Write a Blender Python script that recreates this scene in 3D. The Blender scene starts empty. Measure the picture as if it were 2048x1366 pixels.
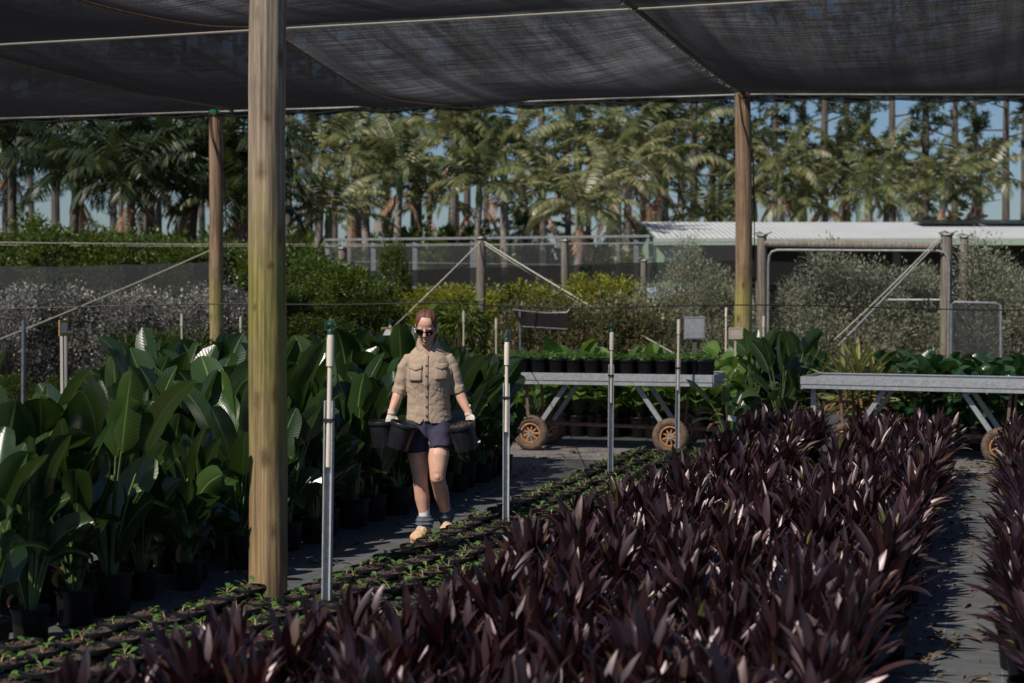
import bpy, bmesh, math, random
from mathutils import Vector, Matrix, noise as mnoise
PI = math.pi
rad = math.radians
C = bpy.context.scene.collection
S = bpy.context.scene

# ------------------------------------------------------------------ camera, sky, sun, exposure
F_PX, HOR, CAM_Z = 3129.0, 590.0, 1.81          # focal length in photo pixels (2048 wide), horizon row, eye height
PITCH = math.atan((683.0 - HOR) / F_PX)
cam_d = bpy.data.cameras.new('camera')
cam_d.sensor_width = 36.0
cam_d.lens = 36.0 * F_PX / 2048.0
cam_d.clip_end = 2000
cam_d.dof.use_dof = True
cam_d.dof.focus_distance = 11.4
cam_d.dof.aperture_fstop = 2.6
cam = bpy.data.objects.new('camera', cam_d)
C.objects.link(cam)
cam.location = (0, 0, CAM_Z)
cam.rotation_euler = (PI / 2 - PITCH, 0, 0)
S.camera = cam

SUN_EL, SUN_AZ = rad(50), rad(180 + 44)
w = bpy.data.worlds.new('World')
S.world = w
w.use_nodes = True
wn = w.node_tree
bg = wn.nodes['Background']
sky = wn.nodes.new('ShaderNodeTexSky')
sky.sky_type = 'NISHITA'
sky.sun_disc = False
sky.sun_elevation = SUN_EL
sky.sun_rotation = SUN_AZ
sky.air_density = 1.2
sky.dust_density = 0.6
sky.ozone_density = 2.0
tint = wn.nodes.new('ShaderNodeMix')
tint.data_type, tint.blend_type = 'RGBA', 'MULTIPLY'
tint.inputs[0].default_value = 1.0
tint.inputs[7].default_value = (.80, .96, 1.24, 1)
wn.links.new(sky.outputs[0], tint.inputs[6])
wn.links.new(tint.outputs[2], bg.inputs[0])
bg.inputs[1].default_value = 0.05
sun_d = bpy.data.lights.new('sun', 'SUN')
sun_d.energy = 5.0
sun_d.angle = rad(0.5)
sun_d.color = (1.0, 0.93, 0.84)
sun = bpy.data.objects.new('sun', sun_d)
C.objects.link(sun)
sd = Vector((math.sin(SUN_AZ) * math.cos(SUN_EL), math.cos(SUN_AZ) * math.cos(SUN_EL), math.sin(SUN_EL)))
sun.rotation_euler = sd.to_track_quat('Z', 'Y').to_euler()
sun.location = sd * 60
S.view_settings.view_transform = 'Standard'
S.view_settings.look = 'None'
S.view_settings.exposure = 0.18
S.view_settings.gamma = 1.0
S.cycles.max_bounces = 6
S.cycles.diffuse_bounces = 2
S.cycles.transparent_max_bounces = 12
S.cycles.use_denoising = True
S.cycles.sample_clamp_indirect = 4.0

# ------------------------------------------------------------------ placing helpers
ROW = math.atan((2010 - 1024) / F_PX)            # the growing rows run off to the right
UX, UY = math.sin(ROW), math.cos(ROW)


def RC(a, b, z=0.0):                              # a along the rows, b across them
    return Vector((UX * a + UY * b, UY * a - UX * b, z))


def PX(px, py, Y):                                # the point seen at a photo pixel, at distance Y
    fx, fy = (px - 1024) / F_PX, -(py - 683) / F_PX
    d = Vector((fx, math.cos(PITCH) + fy * math.sin(PITCH), -math.sin(PITCH) + fy * math.cos(PITCH)))
    return Vector((0, 0, CAM_Z)) + d * (Y / d.y)


def to_px(p):
    v = Vector(p) - Vector((0, 0, CAM_Z))
    f = v.y * math.cos(PITCH) - v.z * math.sin(PITCH)
    u = v.y * math.sin(PITCH) + v.z * math.cos(PITCH)
    return 1024 + F_PX * v.x / f, 683 - F_PX * u / f


def on_a(px, a, z=0.0):                           # point on the cross line a seen at column px
    t = (px - 1024) / F_PX
    b = (t * UY * a - UX * a) / (UY + t * UX)
    return RC(a, b, z)


# ------------------------------------------------------------------ mesh builder
class MB:
    def __init__(self):
        self.v, self.f, self.m, self.uv = [], [], [], []

    def add(self, vs, fs, mi=0, uvs=None):
        n = len(self.v)
        self.v += [tuple(p) for p in vs]
        self.uv += uvs if uvs else [(0.5, 0.5)] * len(vs)
        self.f += [tuple(i + n for i in f) for f in fs]
        self.m += [mi] * len(fs)

    def box(self, c, s, rot=None, mi=0):
        hx, hy, hz = s[0] / 2, s[1] / 2, s[2] / 2
        vs = [Vector((x, y, z)) for x in (-hx, hx) for y in (-hy, hy) for z in (-hz, hz)]
        if rot is not None:
            vs = [rot @ p for p in vs]
        c = Vector(c)
        self.add([p + c for p in vs], [(0, 1, 3, 2), (4, 6, 7, 5), (0, 4, 5, 1), (2, 3, 7, 6), (0, 2, 6, 4), (1, 5, 7, 3)], mi)

    def bar(self, p, q, wd, ht, mi=0):            # rectangular bar between two points
        p, q = Vector(p), Vector(q)
        d = q - p
        L = d.length
        d.normalize()
        up = Vector((0, 0, 1)) if abs(d.z) < 0.95 else Vector((0, 1, 0))
        s = d.cross(up).normalized()
        t = s.cross(d).normalized()
        R = Matrix((d, s, t)).transposed()
        self.box((p + q) / 2, (L, wd, ht), R, mi)

    def tube(self, pts, r, seg=8, mi=0, cap=True):
        pts = [Vector(p) for p in pts]
        n = len(pts)
        rr = r if isinstance(r, (list, tuple)) else [r] * n
        vs, uvs = [], []
        ref = None
        for i, p in enumerate(pts):
            d = (pts[min(i + 1, n - 1)] - pts[max(i - 1, 0)])
            d = d.normalized() if d.length > 1e-9 else Vector((0, 0, 1))
            if ref is None:
                ref = Vector((1, 0, 0)) if abs(d.x) < 0.9 else Vector((0, 1, 0))
            s = (ref - d * ref.dot(d)).normalized()
            ref = s
            t = d.cross(s)
            ra, rb = rr[i] if isinstance(rr[i], tuple) else (rr[i], rr[i])
            for k in range(seg):
                a = 2 * PI * k / seg
                vs.append(p + s * (ra * math.cos(a)) + t * (rb * math.sin(a)))
                uvs.append((k / seg, i / max(1, n - 1)))
        fs = []
        for i in range(n - 1):
            for k in range(seg):
                k2 = (k + 1) % seg
                fs.append((i * seg + k, i * seg + k2, (i + 1) * seg + k2, (i + 1) * seg + k))
        if cap:
            fs.append(tuple(reversed(range(seg))))
            fs.append(tuple((n - 1) * seg + k for k in range(seg)))
        self.add(vs, fs, mi, uvs)

    def rings(self, rings, mi=0, cap=True):       # list of equal-length vertex rings
        seg = len(rings[0])
        vs = [p for r in rings for p in r]
        fs = []
        for i in range(len(rings) - 1):
            for k in range(seg):
                k2 = (k + 1) % seg
                fs.append((i * seg + k, i * seg + k2, (i + 1) * seg + k2, (i + 1) * seg + k))
        if cap:
            fs.append(tuple(reversed(range(seg))))
            fs.append(tuple((len(rings) - 1) * seg + k for k in range(seg)))
        self.add(vs, fs, mi)

    def lathe(self, prof, seg=20, mi=0, M=None, ends=False):   # prof: (radius, z)
        vs = []
        for r, z in prof:
            for k in range(seg):
                a = 2 * PI * k / seg
                p = Vector((r * math.cos(a), r * math.sin(a), z))
                vs.append(M @ p if M is not None else p)
        fs = []
        for i in range(len(prof) - 1):
            for k in range(seg):
                k2 = (k + 1) % seg
                fs.append((i * seg + k, i * seg + k2, (i + 1) * seg + k2, (i + 1) * seg + k))
        if ends:
            fs.append(tuple(reversed(range(seg))))
            fs.append(tuple((len(prof) - 1) * seg + k for k in range(seg)))
        self.add(vs, fs, mi)

    def ball(self, c, r, seg=14, nr=9, mi=0, R=None):
        c = Vector(c)
        r = Vector(r) if not isinstance(r, (int, float)) else Vector((r, r, r))
        rings = []
        for i in range(nr):
            th = PI * (i + 0.5) / nr
            ring = []
            for k in range(seg):
                a = 2 * PI * k / seg
                p = Vector((r.x * math.sin(th) * math.cos(a), r.y * math.sin(th) * math.sin(a), -r.z * math.cos(th)))
                ring.append(c + (R @ p if R is not None else p))
            rings.append(ring)
        self.rings(rings, mi)

    def leaf(self, base, az, el, L, W, droop=0.5, fold=0.2, roll=0.0, nseg=5, nx=3, prof=None, mi=0, wave=0.0, rng=None):
        # a blade: starts at base, heads off at azimuth az and elevation el, bends down by droop radians over its length
        p = Vector(base)
        vs, uvs = [], []
        step = L / nseg
        e = el
        ca, sa = math.cos(az), math.sin(az)
        for i in range(nseg + 1):
            t = i / nseg
            d = Vector((ca * math.cos(e), sa * math.cos(e), math.sin(e)))
            side = Vector((-sa, ca, 0))
            nor = side.cross(d) * -1
            c, s_ = math.cos(roll), math.sin(roll)
            sd2 = side * c + nor * s_
            nr2 = nor * c - side * s_
            hw = W * 0.5 * (prof(t) if prof else math.sin(PI * min(1, max(0.0, 0.04 + 0.96 * t))) ** 0.7)
            wv = math.sin(t * 9 + az * 3) * wave * hw if wave else 0.0
            for k in range(nx):
                q = k / (nx - 1) * 2 - 1
                vs.append(p + sd2 * (hw * q) + nr2 * (abs(q) ** 1.5 * hw * fold + (wv * q if wave else 0)))
                uvs.append((k / (nx - 1), t))
            p = p + d * step
            e -= droop / nseg
        fs = []
        for i in range(nseg):
            for k in range(nx - 1):
                a_ = i * nx + k
                fs.append((a_, a_ + 1, a_ + nx + 1, a_ + nx))
        self.add(vs, fs, mi, uvs)
        return p

    def blade(self, c, d, s, L, W, mi=0):          # small flat diamond leaf, folded a little on its midrib
        c, d, s = Vector(c), Vector(d), Vector(s)
        n = d.cross(s) * (0.12 * W)
        self.add([c, c + d * (L * .45) + s * (W / 2) + n, c + d * L, c + d * (L * .45) - s * (W / 2) + n], [(0, 1, 2), (0, 2, 3)], mi,
                 [(.5, 0), (1, .5), (.5, 1), (0, .5)])

    def mesh(self, name, mats, smooth=True):
        me = bpy.data.meshes.new(name)
        me.from_pydata(self.v, [], self.f)
        for m in mats if isinstance(mats, (list, tuple)) else [mats]:
            me.materials.append(m)
        if len(self.m):
            me.polygons.foreach_set('material_index', self.m)
            me.polygons.foreach_set('use_smooth', [smooth] * len(self.f))
        uvl = me.uv_layers.new(name='uv')
        buf = []
        for l in me.loops:
            buf += self.uv[l.vertex_index]
        uvl.data.foreach_set('uv', buf)
        me.update()
        if smooth and len(self.f) < 6000:
            me.set_sharp_from_angle(angle=rad(42))
        return me

    def build(self, name, mats, parent=None, smooth=True, loc=None):
        o = bpy.data.objects.new(name, self.mesh(name, mats, smooth))
        C.objects.link(o)
        if parent is not None:
            o.parent = parent
        if loc is not None:
            o.location = loc
        return o


def tag(o, label, cat, group=None):
    o['label'] = label
    o['category'] = cat
    if group:
        o['group'] = group
    return o


def kind(o, k):
    o['kind'] = k
    return o


def thing(name, label, cat, loc=(0, 0, 0), rz=0.0, group=None):
    o = bpy.data.objects.new(name, None)
    o.empty_display_size = 0.1
    C.objects.link(o)
    o.location = loc
    o.rotation_euler = (0, 0, rz)
    return tag(o, label, cat, group)


KIDS = {}


def dup(root, loc, rz=0.0, sc=1.0, label=None, group=None, tilt=None):
    if root.name not in KIDS:
        KIDS[root.name] = [(c, list(c.children)) for c in root.children]
    r = root.copy()
    C.objects.link(r)
    r.location = loc
    r.rotation_euler = (tilt[0], tilt[1], rz) if tilt else (0, 0, rz)
    r.scale = (sc, sc, sc) if isinstance(sc, (int, float)) else sc
    if label:
        r['label'] = label
    if group:
        r['group'] = group
    for ch, subs in KIDS[root.name]:
        c = ch.copy()
        C.objects.link(c)
        c.parent = r
        for g in subs:
            d = g.copy()
            C.objects.link(d)
            d.parent = c
    return r


class Kind:
    """a few prototypes of one kind; the first use of each prototype moves it, later uses copy it"""
    def __init__(self, protos):
        self.p, self.used = protos, [False] * len(protos)

    def put(self, i, loc, rz=0.0, sc=1.0, label=None, group=None, tilt=None):
        i %= len(self.p)
        r = self.p[i]
        if not self.used[i]:
            self.used[i] = True
            KIDS[r.name] = [(c, list(c.children)) for c in r.children]
            r.location = loc
            r.rotation_euler = (tilt[0], tilt[1], rz) if tilt else (0, 0, rz)
            r.scale = (sc, sc, sc) if isinstance(sc, (int, float)) else sc
            if label:
                r['label'] = label
            if group:
                r['group'] = group
            return r
        return dup(r, loc, rz, sc, label, group, tilt)


# ------------------------------------------------------------------ materials
def new_mat(name):
    m = bpy.data.materials.new(name)
    m.use_nodes = True
    nt = m.node_tree
    return m, nt, nt.nodes['Principled BSDF'], nt.nodes['Material Output']


def N(nt, t, **kw):
    n = nt.nodes.new('ShaderNode' + t)
    for k, v in kw.items():
        if k.startswith('i_'):
            key = k[2:]
            n.inputs[int(key) if key.isdigit() else key].default_value = v
        else:
            setattr(n, k, v)
    return n


def L(nt, a, b):
    nt.links.new(a, b)


def ramp(nt, fac, stops):
    r = N(nt, 'ValToRGB')
    el = r.color_ramp.elements
    while len(el) < len(stops):
        el.new(0.5)
    for e, (p, c) in zip(el, stops):
        e.position = p
        e.color = (*c, 1)
    L(nt, fac, r.inputs[0])
    return r.outputs[0]


def mixc(nt, fac, a, b, mode='MIX'):
    m = N(nt, 'Mix', data_type='RGBA', blend_type=mode)
    for sock, v in ((m.inputs[0], fac), (m.inputs[6], a), (m.inputs[7], b)):
        if isinstance(v, (int, float)):
            sock.default_value = v
        elif isinstance(v, tuple):
            sock.default_value = (*v, 1)
        else:
            L(nt, v, sock)
    return m.outputs[2]


def math_(nt, op, a, b=None, c=None):
    m = N(nt, 'Math', operation=op)
    for i, v in enumerate((a, b, c)):
        if v is None:
            continue
        if isinstance(v, (int, float)):
            m.inputs[i].default_value = v
        else:
            L(nt, v, m.inputs[i])
    return m.outputs[0]


def noise_tex(nt, scale, detail=4, rough=.55, vec=None, coord='Object', mapscale=None, rot=None):
    n = N(nt, 'TexNoise')
    n.inputs['Scale'].default_value = scale
    n.inputs['Detail'].default_value = detail
    n.inputs['Roughness'].default_value = rough
    if vec is None:
        tc = N(nt, 'TexCoord')
        vec = tc.outputs[coord]
    if mapscale or rot:
        mp = N(nt, 'Mapping')
        if mapscale:
            mp.inputs['Scale'].default_value = mapscale
        if rot:
            mp.inputs['Rotation'].default_value = rot
        L(nt, vec, mp.inputs[0])
        vec = mp.outputs[0]
    L(nt, vec, n.inputs['Vector'])
    return n.outputs[0]


def bump(nt, p, h, strength=.3, dist=.01):
    b = N(nt, 'Bump')
    b.inputs['Strength'].default_value = strength
    b.inputs['Distance'].default_value = dist
    L(nt, h, b.inputs['Height'])
    L(nt, b.outputs[0], p.inputs['Normal'])


def simple(name, col, rough=.6, metal=0.0, var=.25, scale=8.0, bmp=0.0, spec=.5, mapscale=None, coord='Object', bscale=None):
    m, nt, p, out = new_mat(name)
    n = noise_tex(nt, scale, 6, .6, coord=coord, mapscale=mapscale)
    lo = tuple(max(0, c * (1 - var)) for c in col)
    hi = tuple(c * (1 + var) for c in col)
    L(nt, ramp(nt, n, [(.3, lo), (.7, hi)]), p.inputs['Base Color'])
    p.inputs['Roughness'].default_value = rough
    p.inputs['Metallic'].default_value = metal
    p.inputs['Specular IOR Level'].default_value = spec
    if bmp:
        n2 = noise_tex(nt, bscale or scale * 4, 5, .6, coord=coord)
        bump(nt, p, n2, bmp)
    return m


def leaf_mat(name, stops, rough=.4, spec=.5, trans=.25, tcol=None, vein=0.0, midrib=None, veins=46, bmp=.15, objvar=.25):
    """leaf: colour by leaf (island), slightly by plant, optional veins and midrib along the blade's uv"""
    m, nt, p, out = new_mat(name)
    g = N(nt, 'NewGeometry')
    oi = N(nt, 'ObjectInfo')
    r = math_(nt, 'ADD', g.outputs['Random Per Island'], math_(nt, 'MULTIPLY', math_(nt, 'SUBTRACT', oi.outputs['Random'], .5), objvar))
    col = ramp(nt, r, stops)
    uv = N(nt, 'UVMap')
    sep = N(nt, 'SeparateXYZ')
    L(nt, uv.outputs[0], sep.inputs[0])
    ax = math_(nt, 'ABSOLUTE', math_(nt, 'SUBTRACT', sep.outputs[0], .5))
    if vein or bmp:
        ph = math_(nt, 'MULTIPLY', math_(nt, 'SUBTRACT', sep.outputs[1], math_(nt, 'MULTIPLY', ax, .28)), veins * 2 * PI / 2)
        sv = math_(nt, 'SINE', ph)
        if vein:
            col = mixc(nt, math_(nt, 'MULTIPLY', math_(nt, 'POWER', math_(nt, 'MAXIMUM', sv, 0), 4.0), vein), col, (.10, .17, .05))
    n = noise_tex(nt, 6, 4)
    col = mixc(nt, .55, col, mixc(nt, n, (.45, .45, .45), (1.5, 1.5, 1.5)), 'MULTIPLY')
    if midrib:
        fac = math_(nt, 'LESS_THAN', ax, .028)
        col = mixc(nt, math_(nt, 'MULTIPLY', fac, .8), col, midrib)
    L(nt, col, p.inputs['Base Color'])
    p.inputs['Roughness'].default_value = rough
    p.inputs['Specular IOR Level'].default_value = spec
    if bmp:
        bump(nt, p, sv, bmp, .004)
    if trans:
        tr = N(nt, 'BsdfTranslucent')
        if tcol:
            L(nt, mixc(nt, .6, col, tcol), tr.inputs[0])
        else:
            L(nt, col, tr.inputs[0])
        mx = N(nt, 'MixShader')
        mx.inputs[0].default_value = trans
        L(nt, p.outputs[0], mx.inputs[1])
        L(nt, tr.outputs[0], mx.inputs[2])
        L(nt, mx.outputs[0], out.inputs[0])
    return m


M = {}
M['pot'] = simple('black_pot_plastic', (.0055, .0055, .006), .42, var=.3, scale=9, bmp=.05, spec=.3)
M['pot_held'] = simple('black_pot_plastic_lit_tone', (.012, .012, .014), .36, var=.4, scale=14, bmp=.04, spec=.5)  # pot plastic again, lighter: light on the carried pots put into the colour
M['soil'] = simple('potting_soil', (.055, .034, .024), .95, var=.7, scale=55, bmp=.9, bscale=90)
M['galv'] = simple('galvanised_steel', (.42, .43, .435), .5, .25, var=.22, scale=30, bmp=.03)
M['galv_dark'] = simple('weathered_steel', (.20, .21, .22), .55, .4, var=.3, scale=16)
M['pvc'] = simple('cream_pvc', (.62, .55, .45), .45, var=.12, scale=14, mapscale=(1, 1, .3))
M['sprinkler'] = simple('dark_green_plastic', (.012, .05, .035), .4, var=.2)
M['black_plastic'] = simple('black_polypipe', (.012, .012, .012), .5, var=.3)
M['rope'] = simple('pale_rope', (.40, .37, .31), .8, var=.2, scale=60)
M['wire'] = simple('steel_wire', (.22, .215, .20), .5, .5, var=.2)
M['rust'] = simple('rusty_steel', (.20, .12, .075), .8, .1, var=.4, scale=20, bmp=.1)
M['tyre'] = simple('dusty_tyre', (.15, .10, .07), .9, var=.6, scale=12, bmp=.15, bscale=60)
M['rim'] = simple('orange_wheel_rim', (.50, .25, .11), .75, var=.45, scale=18)
M['plaster'] = simple('white_tag', (.75, .72, .68), .6, var=.08)
M['tagpink'] = simple('faded_tag', (.62, .50, .42), .6, var=.1, scale=20)
M['tagyellow'] = simple('yellow_frame', (.45, .30, .10), .6, var=.2, scale=20)
M['box_metal'] = simple('grey_box_metal', (.36, .37, .40), .5, .1, var=.22, scale=12)


def wood_mat(name, top, low, moss, z0, z1, knots=()):
    m, nt, p, out = new_mat(name)
    tc = N(nt, 'TexCoord')
    g1 = noise_tex(nt, 34, 8, .7, vec=tc.outputs['Object'], mapscale=(1, 1, .04))
    g2 = noise_tex(nt, 5, 5, .6, vec=tc.outputs['Object'], mapscale=(1, 1, .22))
    wv = N(nt, 'TexWave', wave_type='BANDS', bands_direction='X')
    wv.inputs['Scale'].default_value = 9
    wv.inputs['Distortion'].default_value = 14
    wv.inputs['Detail'].default_value = 3
    wv.inputs['Detail Scale'].default_value = .7
    mp = N(nt, 'Mapping')
    mp.inputs['Scale'].default_value = (1, 1, .06)
    L(nt, tc.outputs['Object'], mp.inputs[0])
    L(nt, mp.outputs[0], wv.inputs[0])
    sep = N(nt, 'SeparateXYZ')
    L(nt, tc.outputs['Object'], sep.inputs[0])
    zz = N(nt, 'MapRange')
    zz.inputs[1].default_value, zz.inputs[2].default_value = z0, z1
    L(nt, math_(nt, 'ADD', sep.outputs[2], math_(nt, 'MULTIPLY', math_(nt, 'SUBTRACT', g2, .5), 1.2)), zz.inputs[0])
    base = mixc(nt, zz.outputs[0], low, top)
    mz = N(nt, 'MapRange', interpolation_type='SMOOTHSTEP')
    mz.inputs[1].default_value, mz.inputs[2].default_value = .35, .1
    mid = math_(nt, 'ABSOLUTE', math_(nt, 'SUBTRACT', zz.outputs[0], .45))
    L(nt, mid, mz.inputs[0])
    base = mixc(nt, math_(nt, 'MULTIPLY', mz.outputs[0], math_(nt, 'MULTIPLY', g2, 1.65)), base, moss)
    col = mixc(nt, .85, base, mixc(nt, ramp(nt, g1, [(.32, (.0, .0, .0)), (.68, (1, 1, 1))]), (.28, .25, .23), (1.45, 1.43, 1.4)), 'MULTIPLY')
    col = mixc(nt, .35, col, mixc(nt, wv.outputs[0], (.55, .5, .46), (1.2, 1.2, 1.2)), 'MULTIPLY')
    vo = N(nt, 'TexVoronoi')
    vo.inputs['Scale'].default_value = 3.0
    mp2 = N(nt, 'Mapping')
    mp2.inputs['Scale'].default_value = (1.6, 1.6, .62)
    L(nt, tc.outputs['Object'], mp2.inputs[0])
    L(nt, mp2.outputs[0], vo.inputs[0])
    kn = ramp(nt, vo.outputs['Distance'], [(.06, (.9, .9, .9)), (.16, (0, 0, 0))])
    col = mixc(nt, kn, col, (.13, .065, .03))
    for kx, ky, kz, kr in knots:
        wn_ = N(nt, 'TexNoise')
        wn_.inputs['Scale'].default_value = 18
        L(nt, tc.outputs['Object'], wn_.inputs['Vector'])
        mpk = N(nt, 'Mapping')
        mpk.inputs['Location'].default_value = (-kx, -ky, -kz * .55)
        mpk.inputs['Scale'].default_value = (1, 1, .55)
        L(nt, tc.outputs['Object'], mpk.inputs[0])
        ln_ = N(nt, 'VectorMath', operation='LENGTH')
        L(nt, mpk.outputs[0], ln_.inputs[0])
        dd_ = math_(nt, 'ADD', ln_.outputs['Value'], math_(nt, 'MULTIPLY', math_(nt, 'SUBTRACT', wn_.outputs[0], .5), .045))
        dk_ = math_(nt, 'DIVIDE', dd_, kr)
        kc = ramp(nt, dk_, [(.10, (.05, .028, .015)), (.5, (.12, .07, .035)), (.9, (.13, .09, .05))])
        kf = ramp(nt, dk_, [(.25, (.7, .7, .7)), (.95, (0, 0, 0))])
        col = mixc(nt, kf, col, kc)
    ck = noise_tex(nt, 15, 4, .6, vec=tc.outputs['Object'], mapscale=(1, 1, .05))
    ckf = ramp(nt, ck, [(.31, (.9, .9, .9)), (.345, (0, 0, 0))])
    col = mixc(nt, ckf, col, (.035, .022, .014))
    st_ = noise_tex(nt, 3.2, 4, .6, vec=tc.outputs['Object'], mapscale=(1, 1, .5))
    col = mixc(nt, math_(nt, 'MULTIPLY', ramp(nt, st_, [(.52, (0, 0, 0)), (.72, (1, 1, 1))]), .6), col, (.10, .075, .055))
    L(nt, col, p.inputs['Base Color'])
    p.inputs['Roughness'].default_value = .8
    p.inputs['Specular IOR Level'].default_value = .25
    bump(nt, p, math_(nt, 'ADD', g1, math_(nt, 'MULTIPLY', wv.outputs[0], .5)), .5, .006)
    return m


M['wood_near'] = wood_mat('weathered_mossy_timber', (.29, .235, .18), (.285, .195, .10), (.225, .205, .05), .2, 3.2, [(.00, -.11, 2.52, .05), (.045, -.105, 2.82, .035), (-.03, -.108, 1.21, .05), (.015, -.11, .865, .055), (-.045, -.10, 1.75, .03), (.06, -.095, .45, .045), (-.02, -.11, 3.42, .03), (.055, -.10, 1.98, .03)])
M['wood_far'] = wood_mat('weathered_brown_timber', (.36, .245, .165), (.46, .36, .19), (.40, .36, .12), .8, 2.6)
M['wood_grey'] = wood_mat('grey_weathered_timber', (.19, .172, .155), (.17, .15, .13), (.17, .16, .12), 0, 3)


def net_mat(name, tau, col, glow, streak=True, sc=1.0):
    """knitted shade cloth: the slanter the ray, the more threads it meets"""
    m, nt, p, out = new_mat(name)
    nt.nodes.remove(p)
    g = N(nt, 'NewGeometry')
    dot = N(nt, 'VectorMath', operation='DOT_PRODUCT')
    L(nt, g.outputs['Normal'], dot.inputs[0])
    L(nt, g.outputs['Incoming'], dot.inputs[1])
    cs = math_(nt, 'MAXIMUM', math_(nt, 'ABSOLUTE', dot.outputs['Value']), .04)
    uv = N(nt, 'UVMap')
    s1 = noise_tex(nt, 1.0, 5, .62, vec=uv.outputs[0], mapscale=(4.5 * sc, .16 * sc, 1))    # long streaks down the cloth
    s2 = noise_tex(nt, 1.0, 5, .7, vec=uv.outputs[0], mapscale=(.9 * sc, 30 * sc, 1))     # cross threads
    s3 = noise_tex(nt, .3 * sc, 4, .6, vec=uv.outputs[0])
    grain = noise_tex(nt, 55 * sc, 2, .5, vec=uv.outputs[0])
    if streak:
        st = math_(nt, 'MULTIPLY', ramp(nt, s1, [(.34, (.25, .25, .25)), (.70, (1, 1, 1))]), ramp(nt, s2, [(.40, (.12, .12, .12)), (.66, (1, 1, 1))]))
        st = math_(nt, 'MULTIPLY', st, ramp(nt, s3, [(.36, (.3, .3, .3)), (.64, (1.0, 1.0, 1.0))]))
        st = math_(nt, 'MULTIPLY', st, ramp(nt, grain, [(.38, (.25, .25, .25)), (.6, (1, 1, 1))]))
    else:
        st = math_(nt, 'ADD', math_(nt, 'MULTIPLY', s3, .6), .3)
    T = math_(nt, 'EXPONENT', math_(nt, 'DIVIDE', math_(nt, 'MULTIPLY', math_(nt, 'SUBTRACT', 1.15, math_(nt, 'MULTIPLY', s3, .25)), -tau), math_(nt, 'POWER', cs, 1.6 if streak else 1.0)))
    df = N(nt, 'BsdfDiffuse')
    df.inputs[0].default_value = (*col, 1)
    tl = N(nt, 'BsdfTranslucent')
    if streak:                                        # light leaks between the threads only where the cloth is seen less edge-on
        st = math_(nt, 'MULTIPLY', st, math_(nt, 'MINIMUM', math_(nt, 'POWER', math_(nt, 'DIVIDE', cs, .185), 2.4), 1.5))
    L(nt, mixc(nt, st, (.006, .006, .007), glow), tl.inputs[0])
    add = N(nt, 'AddShader')
    L(nt, df.outputs[0], add.inputs[0])
    L(nt, tl.outputs[0], add.inputs[1])
    tp = N(nt, 'BsdfTransparent')
    mx = N(nt, 'MixShader')
    L(nt, T, mx.inputs[0])
    L(nt, add.outputs[0], mx.inputs[1])
    L(nt, tp.outputs[0], mx.inputs[2])
    L(nt, mx.outputs[0], out.inputs[0])
    return m


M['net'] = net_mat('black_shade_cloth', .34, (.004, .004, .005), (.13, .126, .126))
M['net_lit_tone'] = net_mat('lit_tone_shade_cloth', .34, (.004, .004, .005), (.21, .206, .21))  # same cloth, brighter: light caught by the sagging panel painted in
M['net_shaded_tone'] = net_mat('shaded_tone_shade_cloth', .36, (.004, .004, .005), (.035, .035, .037))  # same cloth, darker: shade on the two left panels painted in
M['net_fence'] = net_mat('grey_shade_cloth', .62, (.05, .052, .055), (.03, .03, .03), False)
M['net_dark'] = net_mat('dark_shade_cloth', 1.9, (.016, .016, .016), (.01, .01, .01), False)
M['net_pale'] = net_mat('pale_insect_net', .09, (.30, .31, .32), (.12, .12, .12), False)


# ------------------------------------------------------------------ ground
def ground_mat():
    m, nt, p, out = new_mat('dry_grassy_ground')
    n = noise_tex(nt, .6, 8, .65)
    n2 = noise_tex(nt, 14, 6, .7)
    col = ramp(nt, n, [(.3, (.07, .06, .035)), (.5, (.06, .075, .025)), (.7, (.13, .105, .07))])
    col = mixc(nt, .7, col, mixc(nt, n2, (.4, .4, .4), (1.5, 1.5, 1.5)), 'MULTIPLY')
    L(nt, col, p.inputs['Base Color'])
    p.inputs['Roughness'].default_value = .95
    bump(nt, p, n2, .6, .03)
    return m


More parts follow.
